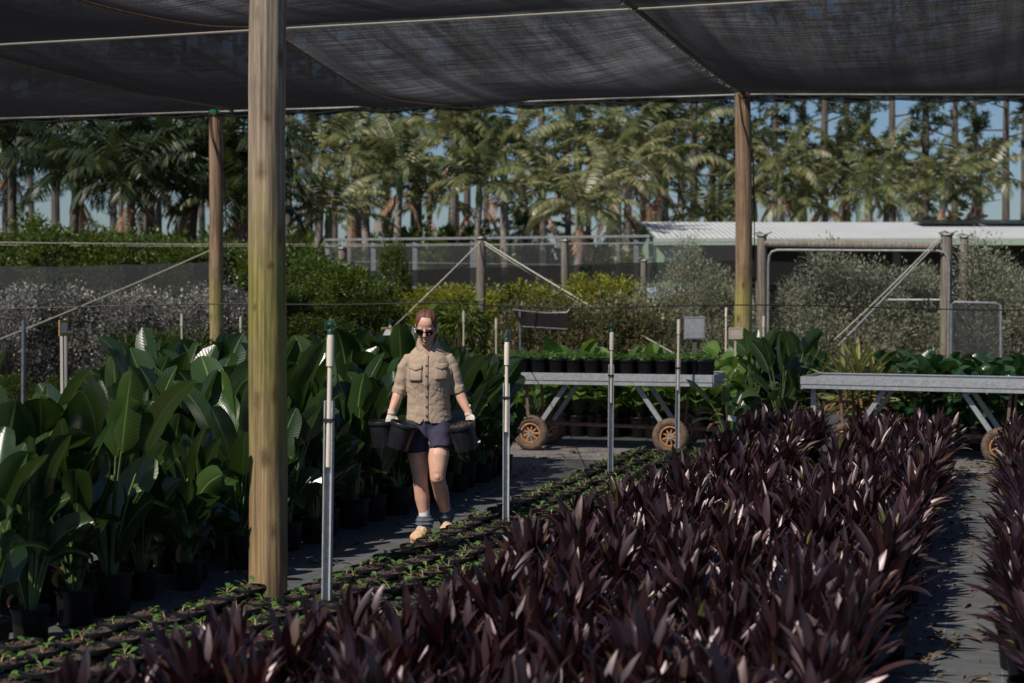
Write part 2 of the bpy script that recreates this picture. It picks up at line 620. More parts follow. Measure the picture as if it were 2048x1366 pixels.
def mat_mat():
    m, nt, p, out = new_mat('woven_weed_mat')
    tc = N(nt, 'TexCoord')
    mp = N(nt, 'Mapping')
    mp.inputs['Rotation'].default_value = (0, 0, ROW)
    L(nt, tc.outputs['Object'], mp.inputs[0])
    sep = N(nt, 'SeparateXYZ')
    L(nt, mp.outputs[0], sep.inputs[0])

    def lines(src, period, width):
        fr = math_(nt, 'FRACT', math_(nt, 'DIVIDE', src, period))
        return math_(nt, 'LESS_THAN', fr, width / period)
    ln = math_(nt, 'MAXIMUM', lines(sep.outputs[0], .30, .005), lines(sep.outputs[1], .15, .005))
    n = noise_tex(nt, 3.5, 7, .65, vec=mp.outputs[0])
    n2 = noise_tex(nt, 70, 5, .7, vec=mp.outputs[0])
    n3 = noise_tex(nt, 1.1, 6, .6, vec=mp.outputs[0])
    col = ramp(nt, n, [(.25, (.055, .058, .062)), (.55, (.085, .088, .09)), (.8, (.12, .115, .105))])
    col = mixc(nt, math_(nt, 'MULTIPLY', ln, .55), col, (.17, .22, .26))
    dirt = ramp(nt, n3, [(.52, (0, 0, 0)), (.72, (1, 1, 1))])
    n5 = noise_tex(nt, .7, 6, .65, vec=mp.outputs[0], mapscale=(1, 2, 1))
    col = mixc(nt, .8, col, mixc(nt, n5, (.35, .36, .38), (1.6, 1.58, 1.5)), 'MULTIPLY')
    col = mixc(nt, math_(nt, 'MULTIPLY', dirt, .75), col, (.075, .055, .038))
    col = mixc(nt, .5, col, mixc(nt, n2, (.45, .45, .45), (1.5, 1.5, 1.5)), 'MULTIPLY')
    L(nt, col, p.inputs['Base Color'])
    p.inputs['Roughness'].default_value = .6
    p.inputs['Specular IOR Level'].default_value = .25
    n4 = noise_tex(nt, 5, 5, .6, vec=mp.outputs[0], mapscale=(1, 3, 1))
    bump(nt, p, math_(nt, 'ADD', n4, math_(nt, 'MULTIPLY', n2, .15)), .5, .03)
    return m


def gravel_mat():
    m, nt, p, out = new_mat('grey_gravel')
    tc = N(nt, 'TexCoord')
    vo = N(nt, 'TexVoronoi')
    vo.inputs['Scale'].default_value = 55
    L(nt, tc.outputs['Object'], vo.inputs[0])
    n = noise_tex(nt, 2.5, 6, .6)
    c1 = mixc(nt, .75, ramp(nt, n, [(.3, (.13, .12, .11)), (.7, (.30, .27, .25))]), vo.outputs['Color'], 'SOFT_LIGHT')
    L(nt, c1, p.inputs['Base Color'])
    p.inputs['Roughness'].default_value = .9
    bump(nt, p, vo.outputs['Distance'], .8, .02)
    return m


def sheet(name, quad, z, m, div=1, amp=0.0):
    mb = MB()
    a, b, c, d = [Vector(q) for q in quad]
    n = div
    for i in range(n + 1):
        for j in range(n + 1):
            s, t = i / n, j / n
            p = a.lerp(b, s).lerp(d.lerp(c, s), t)
            zz = z + amp * mnoise.noise(Vector((p.x * 1.3, p.y * 1.3, 0)))
            mb.add([(p.x, p.y, zz)], [])
    for i in range(n):
        for j in range(n):
            mb.f.append((i * (n + 1) + j, (i + 1) * (n + 1) + j, (i + 1) * (n + 1) + j + 1, i * (n + 1) + j + 1))
            mb.m.append(0)
    return mb.build(name, m)


g = kind(sheet('ground', [(-400, -30, 0), (400, -30, 0), (400, 900, 0), (-400, 900, 0)], -.012, ground_mat()), 'structure')
wm = kind(sheet('weed_mat_floor', [RC(-2, -22), RC(-2, 8), RC(25.5, 8), RC(25.5, -22)], 0.0, mat_mat()), 'structure')
gv = kind(sheet('gravel_lane', [RC(16.55, -22), RC(16.55, 8), RC(18.1, 8), RC(18.1, -22)], .005, gravel_mat(), 40, .003), 'structure')

# ------------------------------------------------------------------ shade house: posts, cables, net
NET_H = 4.83
A_EDGE, A_MID, A_NEAR = 23.4, 16.06, 8.72
A_OPENS = [4.0, 7.0, 10.5, 13.2, 14.6]          # the bays nearer than this are open to the sun
BP = [-12.2, -7.96, -3.72, .52, 4.76]             # net seams, across the rows


def edge_dz(b):                                    # the far edge is not quite level
    return -.040 * (b + 3.72) if b > -3.72 else -.006 * (b + 3.72)


def net_z(a, b):
    # sags between the cables along a and bellies a little between seams
    fa = (a - A_NEAR) / (A_MID - A_NEAR)
    ta = fa - math.floor(fa)
    tb = (b - BP[0]) / 4.24
    tb -= math.floor(tb)
    sa = math.sin(PI * ta)
    z = NET_H - sa * (.06 + .26 * math.sin(PI * tb)) - .30 * sa * math.exp(-((b + 7.96) / 1.1) ** 2)
    z += sa * (.035 * mnoise.noise(Vector((a * .5, b * .9, 3))) + .007 * mnoise.noise(Vector((a * .35, b * 5.0, 9))))
    if a > A_EDGE - 1.2:
        k = (a - A_EDGE + 1.2) / 1.2
        z = z * (1 - k) + (NET_H - .02) * k
    z += edge_dz(b) * max(0.0, min(1.0, (a - A_MID) / (A_EDGE - A_MID)))
    return z


names = ['leftmost panel of black shade cloth overhead, left of the far brown post',
         'dark panel of shade cloth overhead between the far brown post and the curved seam',
         'streaky grey panel of shade cloth overhead to the right of the curved seam',
         'panel of black shade cloth overhead at the right with sky showing faintly through',
         'black shade cloth panel at the far right beyond the frame edge']
for i in range(-1, 4):
    b0, b1 = (BP[i], BP[i + 1]) if i >= 0 else (BP[0] - 8.48, BP[0])
    mb = MB()
    na, nb = 70, (24 if i >= 0 else 48)
    for ia in range(na + 1):
        for ib in range(nb + 1):
            A_OPEN = A_OPENS[i + 1]
            a = A_OPEN + (A_EDGE - A_OPEN) * ia / na
            b = b0 + .003 + (b1 - b0 - .006) * ib / nb
            p = RC(a, b, net_z(a, b))
            mb.add([p], [], 0, [(b, a)])
    for ia in range(na):
        for ib in range(nb):
            k = ia * (nb + 1) + ib
            mb.f.append((k, k + nb + 1, k + nb + 2, k + 1))
            mb.m.append(0)
    o = mb.build('shade_net_panel', M[['net_shaded_tone', 'net_shaded_tone', 'net_lit_tone', 'net', 'net'][i + 1]])
    tag(o, names[min(4, i + 1)], 'shade net', 'shade cloth panels of the roof')


def wobble_tube(p, q, r, n=24, sag=0.0, jit=0.0, seg=6, seed=1):
    rg = random.Random(seed)
    mb = MB()
    pts = []
    for i in range(n + 1):
        t = i / n
        pt = Vector(p).lerp(Vector(q), t)
        pt.z -= sag * 4 * t * (1 - t)
        if 0 < i < n and jit:
            pt += Vector((rg.uniform(-jit, jit), rg.uniform(-jit, jit), rg.uniform(-jit, jit)))
        pts.append(pt)
    mb.tube(pts, r, seg)
    return mb


# seam cables along the rows
seam_lbl = ['thin reddish seam cable under the net running to the far left post', 'dark curved seam cable between two net panels left of centre',
            'thick pale-flecked cable under the net running to the far right post', 'seam cable under the net past the right edge']
for i, b in enumerate(BP[:4]):
    mb = MB()
    pts = [RC(a, b, net_z(a, b + .002) - .012) for a in [A_NEAR + (A_EDGE - A_NEAR) * k / 60 for k in range(61)]]
    mb.tube(pts, .014 if i != 2 else .034, 6)
    o = mb.build('seam_cable', M['rust'] if i < 2 else M['black_plastic'])
    tag(o, seam_lbl[i], 'cable', 'cables carrying the shade net')
    if i == 2:
        mb = MB()
        rg = random.Random(5)
        for k in range(76):
            a = 9 + k * .19
            p = RC(a, b + rg.uniform(-.03, .03), net_z(a, b) - .045)
            q = p + Vector((rg.uniform(-.04, .04), rg.uniform(.05, .22), rg.uniform(-.015, .015)))
            mb.tube([p, q], .007, 4)
        kind(mb.build('wire_tie', simple('pale_ties', (.42, .46, .40), .6), o), 'stuff')
# cross cables
mb = wobble_tube(RC(A_MID, -20, NET_H - .035), RC(A_MID, 6, NET_H - .035), .013, 30, 0, .003)
tag(mb.build('cross_rope', M['rope']), 'taut white rope stretched across beneath the net near the top of the picture', 'rope')
mb = MB()
rg = random.Random(3)
mb.tube([RC(A_EDGE, b, NET_H - .03 + edge_dz(b) + rg.uniform(-.006, .006)) for b in [-22 + .4666 * k for k in range(61)]], .02, 6)
ec = tag(mb.build('edge_cable', M['wire']), 'grey steel cable along the far edge of the shade net', 'cable')
mb = MB()
rg = random.Random(2)
mb.tube([RC(A_EDGE + .01, -22 + .35 * k, edge_dz(-22 + .35 * k) + NET_H - .085 + .03 * math.sin(k * 1.7) + rg.uniform(-.012, .012)) for k in range(80)], .013, 5)
for k in range(50):
    p = RC(A_EDGE, -22 + .56 * k + rg.uniform(-.1, .1), NET_H - .05 + edge_dz(-22 + .56 * k))
    mb.tube([p + Vector((0, 0, .04)), p + Vector((.05, 0, -.06))], .011, 4)
mb.build('edge_lacing', M['black_plastic'], ec)
# folded-over hem of the net, hanging at its far edge
mb = MB()
for k in range(161):
    b = -22 + 28 * k / 160
    mb.add([RC(A_EDGE + .02, b, edge_dz(b) + NET_H - .03), RC(A_EDGE + .03, b, edge_dz(b) + NET_H - .12 - .025 * math.sin(k * .9) - .03 * mnoise.noise(Vector((k * .37, 0, 0))))], [], 0, [(b, 0), (b, .1)])
for k in range(160):
    mb.f.append((2 * k, 2 * k + 2, 2 * k + 3, 2 * k + 1))
    mb.m.append(0)
mb.build('net_hem', M['net_dark'], ec)


def post(name, loc, r0, r1, h, mat, lean, seed, seg=20, nz=36):
    mb = MB()
    rings = []
    for i in range(nz + 1):
        t = i / nz
        z = h * t
        ring = []
        for k in range(seg):
            a = 2 * PI * k / seg
            rr = r0 + (r1 - r0) * t
            rr *= 1 + .05 * mnoise.noise(Vector((math.cos(a) * 1.1, math.sin(a) * 1.1, z * .8 + seed))) + .022 * mnoise.noise(Vector((math.cos(a) * 3, math.sin(a) * 3, z * 4 + seed)))
            ring.append(Vector((rr * math.cos(a) + lean[0] * z + .012 * math.sin(z * 1.1 + seed), rr * math.sin(a) + lean[1] * z, z)))
        rings.append(ring)
    mb.rings(rings)
    o = mb.build(name, mat)
    o.location = loc
    return o


p0 = post('timber_post', Vector((PX(531, 1212, 9.1).x, 9.1, 0)), .112, .104, NET_H, M['wood_near'], (.012, 0), 1.3, 28, 60)
tag(p0, 'thick weathered timber post close to the camera with mossy yellow lower half', 'post', 'timber posts of the shade house')
rg = random.Random(8)
pr = post('timber_post', RC(A_EDGE - .08, -3.72), .135, .118, NET_H - .02, M['wood_far'], (-.006, 0), 4.7)
tag(pr, 'brown timber post holding the net edge right of centre, cable looped round its top', 'post', 'timber posts of the shade house')
pl = post('timber_post', RC(A_EDGE - .5, -12.25), .118, .112, NET_H - .05, M['wood_far'], (-.004, 0), 9.1)
tag(pl, 'brown timber post at the left holding the net edge, green tag at its top', 'post', 'timber posts of the shade house')
mb = MB()
mb.box((0, -.13, NET_H - .05), (.16, .02, .055))
mb.build('green_tag', simple('green_plastic', (.02, .22, .13), .5), pl)
for po, sgn in ((pr, 1), (pl, 1)):                # dangling cable loops on the far posts
    mb = MB()
    mb.tube([(-.10, -.10, NET_H - .05), (-.06, -.145, NET_H - .45), (.06, -.14, NET_H - .85), (.125, -.05, NET_H - 1.05), (.14, 0, NET_H - 1.7)], .011, 6)
    mb.tube([(.02, -.14, NET_H - .03), (.07, -.13, NET_H - .5), (.14, -.02, NET_H - 1.2), (.17, 0, 1.4)], .008, 6)
    mb.tube([(.13 * math.cos(t * .5), .13 * math.sin(t * .5), NET_H - .10 - .004 * (t % 3)) for t in range(14)], .012, 6)
    mb.build('cable_loop', M['black_plastic'], po)
#MARK1

# ------------------------------------------------------------------ growing beds
M['strel'] = leaf_mat('strelitzia_leaf', [(.0, (.008, .020, .006)), (.5, (.017, .040, .010)), (.85, (.036, .068, .016)), (1, (.09, .115, .025))], .29, .58, .11, (.16, .29, .04), .18, (.13, .19, .05), 40, .05)
M['stalk'] = simple('green_stalk', (.10, .15, .05), .45, var=.35, scale=6)
M['dry'] = leaf_mat('dry_leaf', [(0, (.16, .09, .04)), (.6, (.30, .18, .09)), (1, (.38, .20, .06))], .75, .2, .2, None, 0, None, 46, 0)
M['cord'] = leaf_mat('cordyline_leaf', [(0, (.008, .0034, .005)), (.5, (.017, .0062, .0085)), (.76, (.038, .0135, .016)), (.9, (.058, .028, .016)), (.985, (.06, .042, .016)), (1, (.10, .10, .025))], .39, .75, .08, (.17, .03, .04), 0, (.028, .011, .014), 30, .0, .26)
M['cord'].node_tree.nodes['Principled BSDF'].inputs['Specular Tint'].default_value = (1, .84, .86, 1)
M['seedleaf'] = leaf_mat('seedling_leaf', [(0, (.04, .11, .018)), (.7, (.07, .165, .028)), (1, (.15, .21, .045))], .45, .4, .3, (.25, .42, .05), 0, None, 20, 0)
M['pstem'] = simple('pale_stem', (.30, .22, .11), .6, var=.3)


def ell(p=.75, tip=1.0):
    return lambda t: max(.03, (math.sin(PI * min(1, t * .97 + .015)) ** p)) * (1 if t < .85 else 1 - (t - .85) * 1.2 * tip)


def strel_prof(t):
    return max(.03, min(1, (t / .20)) ** .6 * (1 - max(0, (t - .5) / .505) ** 2.6) ** .52)


def cord_prof(t):
    return max(.04, (.40 + .60 * min(1, t / .4)) * (1 - max(0, (t - .5) / .5) ** 2.2) ** .8)


def pot_prof(r, h):
    return [(r * .02, .004), (r * .80, .004), (r * .82, 0), (r * .84, .012), (r * .94, h * .8), (r * .95, h - .028), (r * 1.03, h - .024), (r * 1.05, h - .004), (r * 1.03, h), (r * .97, h), (r * .95, h - .012), (r * .93, h - .05)]


def add_pot(parent, r, h, name='pot', soil=True, seg=20):
    mb = MB()
    mb.lathe(pot_prof(r, h), seg)
    o = mb.build(name, M['pot'], parent)
    if soil:
        mb = MB()
        rg = random.Random(int(r * 1000 + h * 777))
        prof = [(r * .94, h - .022), (r * .7, h - .012), (r * .4, h - .016), (.001, h - .010)]
        mb.lathe(prof, seg)
        mb.v = [(x, y, z + rg.uniform(-.006, .006)) for x, y, z in mb.v]
        for k in range(26):
            a, q = rg.uniform(0, 6.28), r * .85 * math.sqrt(rg.random())
            mb.box((q * math.cos(a), q * math.sin(a), h - .010), (rg.uniform(.008, .022), rg.uniform(.006, .014), rg.uniform(.005, .012)),
                   Matrix.Rotation(rg.uniform(0, 3), 3, 'Z') @ Matrix.Rotation(rg.uniform(-.6, .6), 3, 'X'))
        mb.build('soil', M['soil'], parent)
    return o


def make_strelitzia(seed, height=1.42, nl=15, leafL=.50, leafW=.255, potr=.14, poth=.26, spread=.30, name='strelitzia_plant'):
    rg = random.Random(seed)
    root = thing(name, 'tall glossy broad-leaved plant in a black pot', 'plant')
    add_pot(root, potr, poth)
    fo, st = MB(), MB()
    az0 = rg.uniform(0, 6.28)
    for i in range(nl):
        az = az0 + i * 2.4 + rg.uniform(-.5, .5)
        lean = rg.uniform(.04, spread) * (1.0 if i < nl - 2 else .5)
        hh = max(poth + .08, (height - leafL * .75) * (1 - .78 * rg.random() ** 1.5))
        base = Vector((.03 * math.cos(az), .03 * math.sin(az), poth - .02))
        pts, p, e = [base], base, PI / 2 - lean * .35
        nn = 6
        for k in range(nn):
            p = p + Vector((math.cos(az) * math.cos(e), math.sin(az) * math.cos(e), math.sin(e))) * ((hh - poth) / nn)
            e -= lean * 1.3 / nn
            pts.append(p)
        st.tube(pts, [.013, .012, .010, .009, .008, .0075, .007], 6)
        LL, WW = leafL * rg.uniform(.62, 1.18), leafW * rg.uniform(.68, 1.18)
        fo.leaf(p - Vector((0, 0, .01)), az + rg.uniform(-.3, .3), e - rg.uniform(-.25, .3), LL, WW, droop=rg.uniform(.1, 1.0), fold=rg.uniform(.10, .5),
                roll=rg.uniform(-1.5, 1.5), nseg=9, nx=7, prof=strel_prof, wave=rg.uniform(0, .09))
    for k in range(rg.randint(7, 10)):               # small low leaves
        az = rg.uniform(0, 6.28)
        b0 = Vector((.04 * math.cos(az), .04 * math.sin(az), poth))
        p = b0 + Vector((math.cos(az) * .10, math.sin(az) * .10, rg.uniform(.12, .5)))
        st.tube([b0, p], .006, 5)
        fo.leaf(p, az, rg.uniform(.1, .9), rg.uniform(.2, .38), rg.uniform(.1, .17), droop=1.0, fold=.3, roll=rg.uniform(-.8, .8), nseg=6, nx=5, prof=strel_prof)
    fo.build('foliage', M['strel'], root)
    st.build('stalks', M['stalk'], root)
    for k in range(rg.randint(1, 3)):
        dr = MB()
        az = rg.uniform(0, 6.28)
        dr.leaf((.05 * math.cos(az), .05 * math.sin(az), poth + rg.uniform(.1, .3)), az, rg.uniform(-.8, .5), rg.uniform(.12, .26), rg.uniform(.03, .07), droop=1.8, fold=.9, roll=rg.uniform(-1, 1), nseg=6, nx=3, prof=ell(), wave=.3)
        dr.build('dry_leaf', M['dry'], root)
    return root


def make_cordyline(seed, name='cordyline_plant'):
    rg = random.Random(seed)
    root = thing(name, 'dark purple strap-leaved plant in a black pot', 'plant')
    mb = MB()
    mb.lathe(pot_prof(.10, .19), 12)
    mb.build('pot', M['pot'], root)
    fo = MB()
    for s in range(2):
        ox, oy = rg.uniform(-.035, .035), rg.uniform(-.035, .035)
        ht = rg.uniform(.10, .22)
        nl = rg.randint(24, 30)
        for i in range(nl):
            t = i / nl
            az = i * 2.4 + rg.uniform(-.35, .35)
            el = .80 + .72 * t + rg.uniform(-.2, .2)
            fo.leaf((ox + .012 * math.cos(az), oy + .012 * math.sin(az), .19 + ht * (.15 + .85 * t)), az, min(1.5, el), rg.uniform(.20, .315), rg.uniform(.035, .052),
                    droop=rg.choice([rg.uniform(.0, .4), rg.uniform(.1, .6), rg.uniform(.4, 1.3)]) * (1.3 - t * .7), fold=rg.uniform(.15, .5), roll=rg.uniform(-.6, .6), nseg=7, nx=3, prof=cord_prof)
        fo.tube([(ox, oy, .17), (ox, oy, .2 + ht)], .011, 5)
    fo.build('foliage', M['cord'], root)
    return root


def make_seedling(seed, name='seedling_pot'):
    rg = random.Random(seed)
    root = thing(name, 'black pot with a small green seedling', 'potted seedling')
    add_pot(root, .095, .185, seg=22)
    fo = MB()
    for s in range(rg.choice([1, 1, 2])):
        bx, by = rg.uniform(-.045, .045), rg.uniform(-.045, .045)
        for k in range(rg.randint(2, 4)):
            az = rg.uniform(0, 6.28)
            hh, o_ = rg.uniform(.008, .040), rg.uniform(.008, .030)
            p = Vector((bx + o_ * math.cos(az), by + o_ * math.sin(az), .172 + hh))
            fo.tube([(bx, by, .168), (bx + o_ * .4 * math.cos(az), by + o_ * .4 * math.sin(az), .172 + hh * .7), p], .0026, 4, mi=1)
            fo.leaf(p, az, rg.uniform(-.1, .8), rg.uniform(.025, .044), rg.uniform(.024, .041), droop=.4, fold=rg.uniform(.1, .5), roll=rg.uniform(-.5, .5), nseg=4, nx=3, prof=ell(.6))
    fo.build('seedling', [M['seedleaf'], M['pstem']], root)
    return root


rg = random.Random(11)
# -- seedlings, five rows beside the aisle
seedK = Kind([make_seedling(100 + i) for i in range(7)])
row_lbl = ['black pot with a tiny green seedling, row along the walking aisle',
           'black pot with a tiny green seedling, second row from the aisle',
           'black pot with a tiny green seedling, middle row of the seedling bed',
           'black pot with a tiny green seedling, second row from the purple plants',
           'black pot with a tiny green seedling, row touching the purple plants']
cnt = 0
for r in range(5):
    b = -3.66 + r * .208
    k = 0
    a = 5.75 + (r % 2) * .10 + r * .25
    while a < 16.25:
        bb = b - (.10 if a < 7.6 else 0)
        if r > 2 and a < 6.6:
            a += .222
            continue
        loc = RC(a + rg.uniform(-.02, .02), bb + rg.uniform(-.018, .018))
        px, py = to_px(loc)
        near_post = (loc - Vector((p0.location.x, p0.location.y, 0))).length < .23
        if -60 < px and py < 1430 and not near_post:
            seedK.put(rg.randrange(7), loc, rg.uniform(0, 6.28), rg.uniform(.95, 1.04), row_lbl[r], 'seedling pots in row %s of the bed' % 'ABCDE'[r], (rg.uniform(-.03, .03), rg.uniform(-.03, .03)))
            cnt += 1
        a += .222
# extra pots at the outer edge near the camera, where the bed widens towards the aisle
for r, (b, a1) in enumerate(((-4.0, 7.9), (-4.2, 7.1), (-4.4, 6.3))):
    a = 5.4 + r * .1
    while a < a1:
        loc = RC(a, b + rg.uniform(-.02, .02))
        if (loc - Vector((p0.location.x, p0.location.y, 0))).length > .23:
            seedK.put(rg.randrange(7), loc, rg.uniform(0, 6), 1, 'black seedling pot in the wide near end of the bed, left of the big post', 'outer seedling pots left of the big post')
        a += .222

# -- cordylines: three strips right of the seedlings
cordK = Kind([make_cordyline(200 + i) for i in range(9)])
beds = [(-2.58, 1, .26, 4.3, 6.5, 'the near left corner'),
        (-2.84, 1, .26, 4.3, 5.5, 'the near left corner'),
        (-1.50, 1, .26, 4.3, 11.6, 'the broad bed'),
        (-2.33, 3, .24, 4.3, 16.4, 'the strip beside the seedlings'),
        (-1.25, 4, .22, 4.3, 16.5, 'the broad bed'),
        (.12, 3, .28, 6.6, 16.6, 'the bed beyond the grey path')]
cnt2 = 0
lst = []
for bi, (b0, nb, db, a0, a1, where) in enumerate(beds):
    for r in range(nb):
        a = a0 + (r % 2) * .14
        while a < a1:
            b = b0 + r * db
            loc = RC(a + rg.uniform(-.05, .05), b + rg.uniform(-.035, .035))
            t = Vector(loc)
            t.z = .55
            px, py = to_px(t)
            px2, py2 = to_px(loc)
            if -60 < px < 2110 and py < 1420 and loc.y > 3.6:
                lst.append((loc, where, bi, r, nb))
            a += .318
lst.sort(key=lambda q: q[0].y)
N_CORD = len(lst)
for loc, where, bi, r, nb in lst:
    edge = 'edge row' if r in (0, nb - 1) else 'inner row'
    side = '' if edge == 'inner row' else (' on its left' if r == 0 else ' on its right')
    cordK.put(rg.randrange(9), loc, rg.uniform(0, 6.28), rg.uniform(.86, 1.14), 'purple strap-leaved plant, %s%s of %s' % (edge, side, where),
              'purple plants, %s%s of bed %s' % (edge, side, 'NNBABC'[bi]), (rg.uniform(-.1, .1), rg.uniform(-.1, .1)))

# -- strelitzias left of the aisle
strK = Kind([make_strelitzia(300 + i) for i in range(8)])
cnt3 = 0
for r in range(9):
    b = -4.84 - r * .36
    a = 6.2 + (r % 2) * .2
    while a < 15.75 - (.5 if r == 0 else 0):
        loc = RC(a + rg.uniform(-.07, .07), b + rg.uniform(-.06, .06))
        px, py = to_px(loc + Vector((0, 0, 1.1)))
        if px > -90 and loc.y > 7.2 and not (px < 240 and loc.y > 9.6):
            where = 'row along the walking aisle' if r == 0 else ('second row from the aisle' if r == 1 else ('middle of the bed' if r < 5 else 'back of the bed'))
            sc = rg.uniform(.70, 1.03) * (1.0 if r > 0 else .92)
            strK.put(rg.randrange(8), loc, rg.uniform(0, 6.28), sc, 'tall paddle-leaved green plant in a black pot, %s' % where, 'paddle-leaved plants, ' + where)
            cnt3 += 1
        a += .385
#MARK2

# ------------------------------------------------------------------ trolleys on the cross lane
M['mesh_wire'] = simple('dark_mesh_wire', (.05, .05, .05), .6)


def make_wheel(parent, loc):
    R_ = Matrix.Rotation(PI / 2, 4, 'X')
    w_ = bpy.data.objects.new('wheel', None)
    C.objects.link(w_)
    w_.parent = parent
    w_.location = loc
    mb = MB()
    ro, ri = .205, .118
    prof = [(ri, -.032), (ri + .012, -.045), (ri + .045, -.054), (ro - .02, -.046), (ro - .004, -.03), (ro, -.01), (ro, .01), (ro - .004, .03), (ro - .02, .046), (ri + .045, .054), (ri + .012, .045), (ri, .032)]
    mb.lathe(prof, 40, 0, R_)
    for k in range(40):
        a = 2 * PI * k / 40
        mb.box((ro * math.cos(a), 0, ro * math.sin(a)), (.008, .05, .012), Matrix.Rotation(-a, 3, 'Y'))
    mb.build('tyre', M['tyre'], w_)
    mb = MB()
    mb.lathe([(ri + .002, -.040), (ri - .012, -.044), (ri - .016, -.020), (ri - .016, .020), (ri - .012, .044), (ri + .002, .040)], 36, 0, R_)
    for k in range(9):
        a = 2 * PI * k / 9
        ca, sa = math.cos(a), math.sin(a)
        mb.bar((.02 * ca, -.022, .02 * sa), ((ri - .012) * ca, -.008, (ri - .012) * sa), .016, .018)
    mb.build('rim', M['rim'], w_)
    mb = MB()
    mb.lathe([(.001, -.052), (.02, -.050), (.026, -.04), (.028, .03), (.001, .03)], 16, 0, R_)
    mb.build('hub', M['box_metal'], w_)
    return w_


def make_trolley(name, label, loc, rz, Lx=2.6, mats='galv', ends=True):
    root = thing(name, label, 'trolley', loc, rz, 'low galvanised plant trolleys on the lane')
    D, H = .95, .885
    g_ = M['galv']
    mb = MB()
    mb.box((0, 0, H - .012), (Lx - .06, D - .06, .02))
    mb.build('deck', g_, root)
    for sx, nm in ((-1, 'front'), (1, 'back')):
        mb = MB()
        y = sx * (D / 2 - .004)
        mb.box((0, y, H - .018), (Lx, .014, .078))
        mb.box((0, y + sx * -.012, H + .022), (Lx, .03, .008))
        mb.box((0, y + sx * .004, H - .087), (Lx, .022, .036))
        mb.box((0, y + sx * -.022, H - .068), (Lx, .02, .02))
        mb.build('rail', g_, root)
    for sx in (-1, 1):
        mb = MB()
        mb.box((sx * (Lx / 2 + .008), 0, H - .02), (.014, D - .02, .086))
        mb.box((sx * (Lx / 2 - .004), 0, H - .096), (.03, D - .03, .04))
        mb.build('end_rail', g_, root)
    mb = MB()
    for x in (-.5, 0, .5):
        mb.box((x, 0, H - .075), (.05, D - .06, .07))
    mb.build('cross_beam', M['galv_dark'], root)
    for sx in (-1, 1):
        for sy in (-1, 1):
            y = sy * (D / 2 - .13)
            mb = MB()
            mb.bar((sx * .42, y, H - .12), (sx * .74, y, .30), .05, .05)
            mb.build('brace', M['galv'], root)
            mb = MB()
            mb.bar((sx * .90, y, H - .12), (sx * .86, y, .26), .03, .03)
            mb.build('leg', M['rust'], root)
            make_wheel(root, (sx * .82, sy * (D / 2 - .05), .207))
        mb = MB()
        mb.tube([(sx * .82, -D / 2 + .02, .207), (sx * .82, D / 2 - .02, .207)], .02, 10)
        mb.box((sx * .82, 0, .27), (.06, D - .22, .06))
        mb.build('axle', M['rust'], root)
    mb = MB()
    mb.tube([(-.8, -.05, .30), (0, -.06, .285), (1.0, -.05, .27), (1.45, -.05, .265)], .022, 10)
    mb.box((1.30, -.05, .27), (.25, .07, .06))
    mb.build('tow_bar', M['rust'], root)
    mb = MB()
    for k in range(9):
        mb.tube([(-.85 + k * .21, D / 2 - .03, .29), (-.85 + k * .21, D / 2 - .03, H - .12)], .004, 4)
    for k in range(5):
        mb.tube([(-.85, D / 2 - .03, .32 + k * .11), (.83, D / 2 - .03, .32 + k * .11)], .004, 4)
    mb.build('mesh_back', M['mesh_wire'], root)
    return root


def ground_at(px, Y):
    p = PX(px, HOR, Y)
    return Vector((p.x, p.y, 0))


c1 = make_trolley('plant_trolley', 'galvanised trolley carrying a row of black pots, on orange wheels', ground_at(1216, 18.35), -ROW * .9)
c2 = make_trolley('plant_trolley', 'empty galvanised trolley at the right, standing behind the purple plants', ground_at(1858, 17.2), -rad(23))
mb = MB()
mb.bar((-1.2, -.32, .8), (-1.2, -.32, .14), .055, .02)
mb.build('leg', M['galv'], c2)
# the pots on the first trolley


def leafy(root, n, h0, h1, sp, size, mat, seed):
    rg_ = random.Random(seed)
    fo = MB()
    for k in range(n):
        az, q = rg_.uniform(0, 6.28), sp * math.sqrt(rg_.random())
        p = Vector((q * math.cos(az), q * math.sin(az), rg_.uniform(h0, h1)))
        fo.tube([(p.x * .3, p.y * .3, h0 - .03), p], .002, 3)
        fo.leaf(p, rg_.uniform(0, 6.28), rg_.uniform(-.3, .8), size * rg_.uniform(.7, 1.3), size * .75, droop=.8, fold=.3, roll=rg_.uniform(-.6, .6), nseg=4, nx=3, prof=ell(.6))
    return fo.build('foliage', mat, root)


protos = []
for i in range(4):
    root = thing('trolley_pot', 'black pot of low greenery', 'potted plant')
    add_pot(root, .102, .185)
    leafy(root, 16, .19, .25, .09, .05, M['seedleaf'], 77 + i)
    protos.append(root)
trayK = Kind(protos)
ct, st_ = math.cos(-ROW * .9), math.sin(-ROW * .9)
for r in range(3):
    for k in range(12):
        lx, ly = -1.16 + k * .2095, -.34 + r * .215
        loc = c1.location + Vector((lx * ct - ly * st_, lx * st_ + ly * ct, .885))
        lbl = 'black pot of low greenery on the trolley, ' + (['front row', 'middle row', 'back row'][r])
        if k == 0:
            lbl += ', left end'
        elif k == 11:
            lbl += ', right end'
        trayK.put(rg.randrange(4), loc, rg.uniform(0, 6), rg.uniform(.97, 1.03), lbl, 'pots on the trolley, ' + ['front', 'middle', 'back'][r] + ' row')

